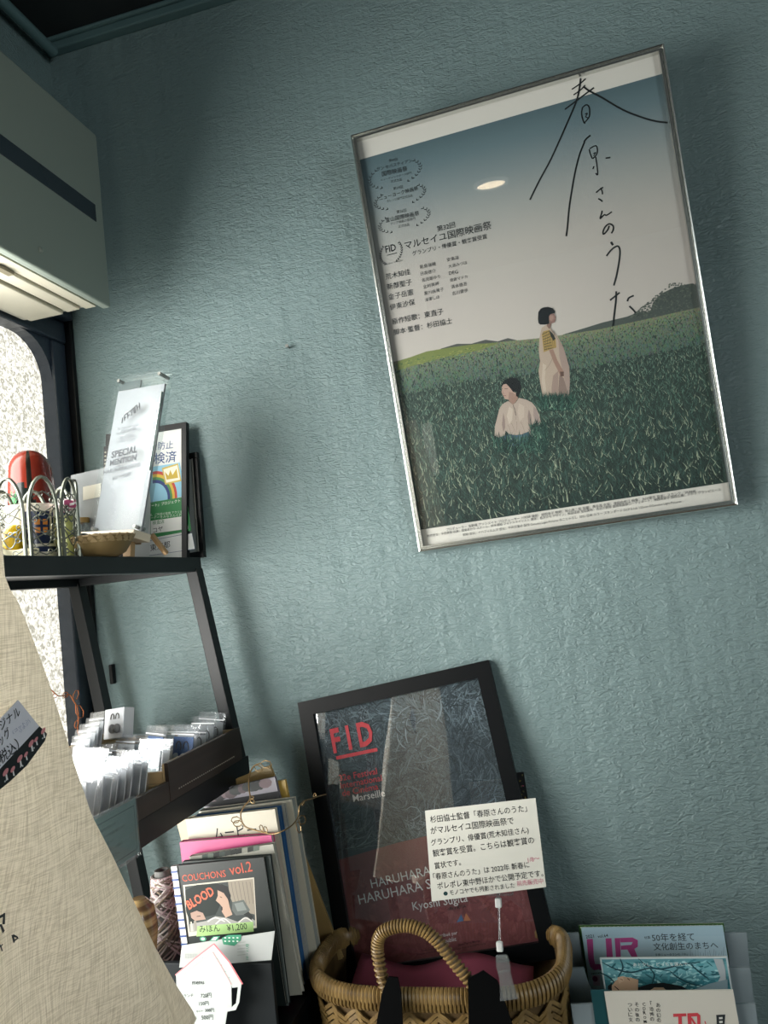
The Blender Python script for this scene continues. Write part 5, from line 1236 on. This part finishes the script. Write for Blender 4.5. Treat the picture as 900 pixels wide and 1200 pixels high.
cbeam((355, 34), (494, 34), .004, .0022, 'card_jaw', clr, -.268, -.266); cbeam((493, -4), (494, 34), .002, .0022, 'card_jaw', clr, -.268, -.266)
cbeam((425, 30), (426, 54), .004, .004, 'neck', clr, -.268, -.268)

# ================================================================== MAGAZINE RACK AND MAGAZINES
grc = mat('grey_card_board', '#7f8c92', .7)
rk = thing('magazine_rack', 'grey cardboard tiered magazine rack with notched side tabs at lower right', 'rack', (.04, -.17, ZTB))
TY = (-.105, -.160, -.215, -.270)
def flap(pts, y0, nm='side_tab'):
    P = [ony(*p, y0) for p in pts]
    MB().prism(P, (0, .003, 0)).build(nm, grc, rk, True)
def mir(q_, y0, xl, xr):     # a tab continued down behind the tier in front of it
    return q_
low1 = ony(700, 1300, TY[0]).z
flap([(657, 1094), (678, 1093.5), (690, 1160), (668, 1165)], TY[0]); flap([(849, 1093), (875, 1093), (881, 1160), (858, 1165), (854, 1118)], TY[0])
flap([(662.5, 1135), (684, 1134), (690, 1154), (701, 1176), (703, 1210), (673, 1215)], TY[1]); flap([(851, 1134), (879, 1134), (888, 1210), (863, 1212), (858, 1160)], TY[1])
flap([(669, 1177), (695, 1176), (709, 1204), (716, 1330), (692, 1330)], TY[2]); flap([(861, 1177), (885, 1176), (905, 1330), (868, 1330)], TY[2])
xl, xr = -.080, .168
for i, y_ in enumerate(TY[:3]):
    zl = -.640 - .055*i
    MB().box((xl, y_-.001, ZTB), (xr, y_+.002, zl)).build('tier_panel', grc, rk, True)
MB().box((xl, TY[2]-.055, ZTB), (xr, TY[2]-.052, -.745)).build('tier_panel', grc, rk, True)
MB().box((xl-.003, TY[2]-.055, ZTB), (xl, TY[0]+.03, -.70)).build('side_wall', grc, rk, True); MB().box((xr, TY[2]-.055, ZTB), (xr+.003, TY[0]+.03, -.70)).build('side_wall', grc, rk, True)
MB().box((xl, TY[2]-.052, ZTB+.0005), (xr, TY[0]-.002, ZTB+.003)).build('floor_panel', grc, rk, True)
za = zz((660, 1075), 3.75)
def mag(label, TL, TR, y, col, T, art, name='magazine'):
    a = ony(*TL, y); b_ = ony(*TR, y); S = Sheet(a, rot3(0, -math.degrees(math.atan2(b_.z-a.z, b_.x-a.x)), 0), (b_-a).length, min(a.z, b_.z)-(ZTB+.004))
    t = thing(name, label, 'magazine', S.O, S.M3, None)
    cm = mat('cover_'+col.strip('#'), col, .35)
    MB().box((-S.W/2, 0, 0), (S.W/2, .0008, S.H)).build('front_cover', cm, t)
    MB().box((-S.W/2+.001, .0008, .001), (S.W/2-.001, T, S.H-.001)).build('pages', mat('pages_c9c6bc', '#c9c6bc', .8), t)
    if art: A = Art(S, -.0004); art(A, S); A.build('cover_print', t, rough=.4)
    return t
def art_dot(A, S):
    A.px = False
    for k in range(34): A.ell((-S.W/2+.003+k*S.W/34, S.H-.003), .0014, .0014, '#d9dcc0', n=8)
    A.px = True
mag('green magazine with pale dots peeking out behind the light blue one', (678, 1084.5), (848, 1082), -.098, '#3f6b35', .004, art_dot)
def art_ur(A, S):
    A.px = False
    for k in range(10): A.poly([(-S.W/2, S.H*(1-.06*(k+1))), (S.W/2, S.H*(1-.06*(k+1))), (S.W/2, S.H*(1-.06*k)), (-S.W/2, S.H*(1-.06*k))], grain(lin('#9cb8c6'), lin('#b9cbd0'), k/9))
    A.px = True
    A.text('2021', za((101, 92))[0], za((136, 88))[0], '#20282c', 1., .012); A.text('vol.64', za((153, 90))[0], za((198, 85))[0], '#20282c', 1., .012)
    PK = '#a5447f'
    A.poly(za((103, 95), (130, 94), (135, 180), (140, 205), (160, 205), (160, 228), (135, 232), (118, 215), (110, 180)), PK)
    A.poly(za((186, 92), (212, 91), (220, 200), (205, 228), (160, 232), (155, 205), (185, 205), (192, 190)), PK)
    A.poly(za((226, 91), (250, 90), (256, 240), (236, 240)), PK)
    A.poly(za((250, 90), (305, 88), (328, 100), (328, 128), (310, 140), (254, 142), (253, 124), (300, 120), (305, 108), (252, 110)), PK); A.poly(za((280, 138), (312, 136), (334, 190), (310, 190)), PK)
    A.text('特集', za((358, 95))[0], za((384, 92))[0], '#20282c', 1., .004)
    A.text('50年を経て', za((392, 103))[0], za((578, 99))[0], '#1d2428', 1., .004); A.text('文化創生のまちへ', za((398, 142))[0], za((682, 135))[0], '#1d2428', 1., .004)
    A.text('多摩ニュータウンの「今」', za((405, 169))[0], za((545, 166))[0], '#20282c')
    for k in range(14): x_ = 560+k*11; A.stroke(za((x_, 172), (x_+rnd.uniform(-6, 6), 172-rnd.uniform(12, 48))), .0005, '#7b8a94', smooth=False)
    A.text('UR都市機構', za((122, 250))[0], za((160, 247))[0], '#20282c', 1., .008); A.poly(za((128, 255), (160, 254), (164, 300), (134, 300)), '#b59aae'); A.ell(za((140, 270))[0], .004, .004, '#7a2f5a')
mag('light blue magazine with large pink letters, back tier of the rack', (681, 1087), (847, 1084.5), -.1115, '#a9c2cd', .004, art_ur)
def art_pool(A, S):
    A.px = False; w, h = S.W/2, S.H
    for k in range(30): A.poly([(-w+.002, h-.002-.004*(k+1)), (w-.002, h-.002-.004*(k+1)), (w-.002, h-.002-.004*k), (-w+.002, h-.002-.004*k)], grain(lin('#2f7480'), lin('#78b4bd'), .5+.5*math.sin(k*.6)), z=False)
    A.y -= 1e-5
    for k in range(420):
        cx_, cz_ = rnd.uniform(-w+.008, w-.008), h-rnd.uniform(.004, .07); A.ell((cx_, cz_), rnd.uniform(.002, .007), rnd.uniform(.0006, .0018), rnd.choice(['#8cc4cb', '#3c818c', '#5aa0aa', '#2b6570', '#a9d6d9']), ang=rnd.gauss(0, .5), n=6)
    A.px = True
    for pts in (((170, 195), (230, 225), (300, 240), (380, 222), (470, 235)), ((160, 240), (200, 260), (230, 290)), ((330, 180), (370, 210), (430, 225), (520, 205), (600, 195)), ((470, 235), (500, 260), (560, 290), (620, 300)), ((250, 180), (262, 220), (240, 262)), ((380, 222), (400, 250), (390, 290)), ((560, 205), (600, 240), (640, 270))):
        A.stroke(za(*pts), .0022, '#1d4a55', taper=True)
    A.poly(za((660, 180), (700, 182), (712, 230), (716, 300), (660, 320), (690, 260)), '#a9b3b8'); A.poly(za((560, 320), (640, 290), (722, 270), (722, 322)), '#7e949c')
    A.poly(za((200, 322), (240, 300), (330, 305), (380, 290), (440, 285), (520, 300), (560, 322)), '#181d20')
    A.poly(za((212, 300), (232, 275), (262, 258), (300, 264), (330, 272), (328, 322), (215, 322)), '#c9a98d'); A.poly(za((238, 262), (262, 256), (268, 275), (245, 290)), '#d6b89b')
    A.poly(za((196, 300), (214, 285), (212, 322), (196, 322)), '#1c1f22'); A.stroke(za((225, 300), (245, 318)), .0012, '#3a2824'); A.stroke(za((282, 266), (292, 274)), .001, '#2c1e1c'); A.stroke(za((250, 268), (262, 274)), .0008, '#8a5a4c')
    A.poly(za((376, 322), (400, 306), (440, 306), (456, 322)), '#c9a98d')
    A.text('あと少し、どっちを選んで。', za((308, 213))[0], za((556, 210))[0], '#dfe9e6', .9, .006)
mag('turquoise magazine with a woman floating in a pool, middle tier of the rack', (703, 1122.5), (852, 1121), -.1665, '#cdd6d8', .004, art_pool)
mag('dark blue green magazine corner left behind the cream cover', (692, 1160), (715, 1160), -.2195, '#1f4a50', .0025, None)
def art_tr(A, S):
    I3 = '#20262a'
    for t_, x_, y0_, n_ in (('あの幻の', 418, 385, 4), ('「恐怖の', 388, 380, 4), ('CDROM', 356, 380, 5), ('その後の', 324, 383, 4), ('ついに文', 294, 383, 4)):
        for i, ch in enumerate(t_):
            yy_ = y0_ + i*(22 if t_ != 'CDROM' else 19)
            ww_ = 4 if ch == '「' else (6 if t_ == 'CDROM' else 9); A.text(ch, za((x_-ww_+i*1.2, yy_+8))[0], za((x_+ww_+i*1.2, yy_+8))[0], I3, 1., .004)
    A.poly(za((483, 423), (540, 421), (541, 434), (520, 435), (523, 500), (508, 500), (505, 436), (484, 437)), '#c8434c')
    A.poly(za((545, 421), (562, 421), (566, 500), (550, 500)), '#c8434c'); A.poly(za((545, 421), (590, 419), (602, 430), (604, 500), (590, 500), (588, 434), (548, 436)), '#c8434c'); A.poly(za((556, 440), (566, 440), (592, 480), (592, 495)), '#c8434c')
    A.stroke(za((622, 455), (626, 468)), .0012, '#c8434c')
    A.poly(za((672, 428), (712, 426), (706, 500), (676, 500)), '#22282c'); A.poly(za((684, 438), (700, 437), (700, 446), (685, 447)), '#dcdcd6'); A.poly(za((685, 455), (700, 454), (700, 463), (686, 464)), '#dcdcd6')
mag('cream magazine with vertical Japanese text and red letters, front tier of the rack', (708, 1162), (859, 1160), -.2225, '#cfccc2', .004, art_tr)
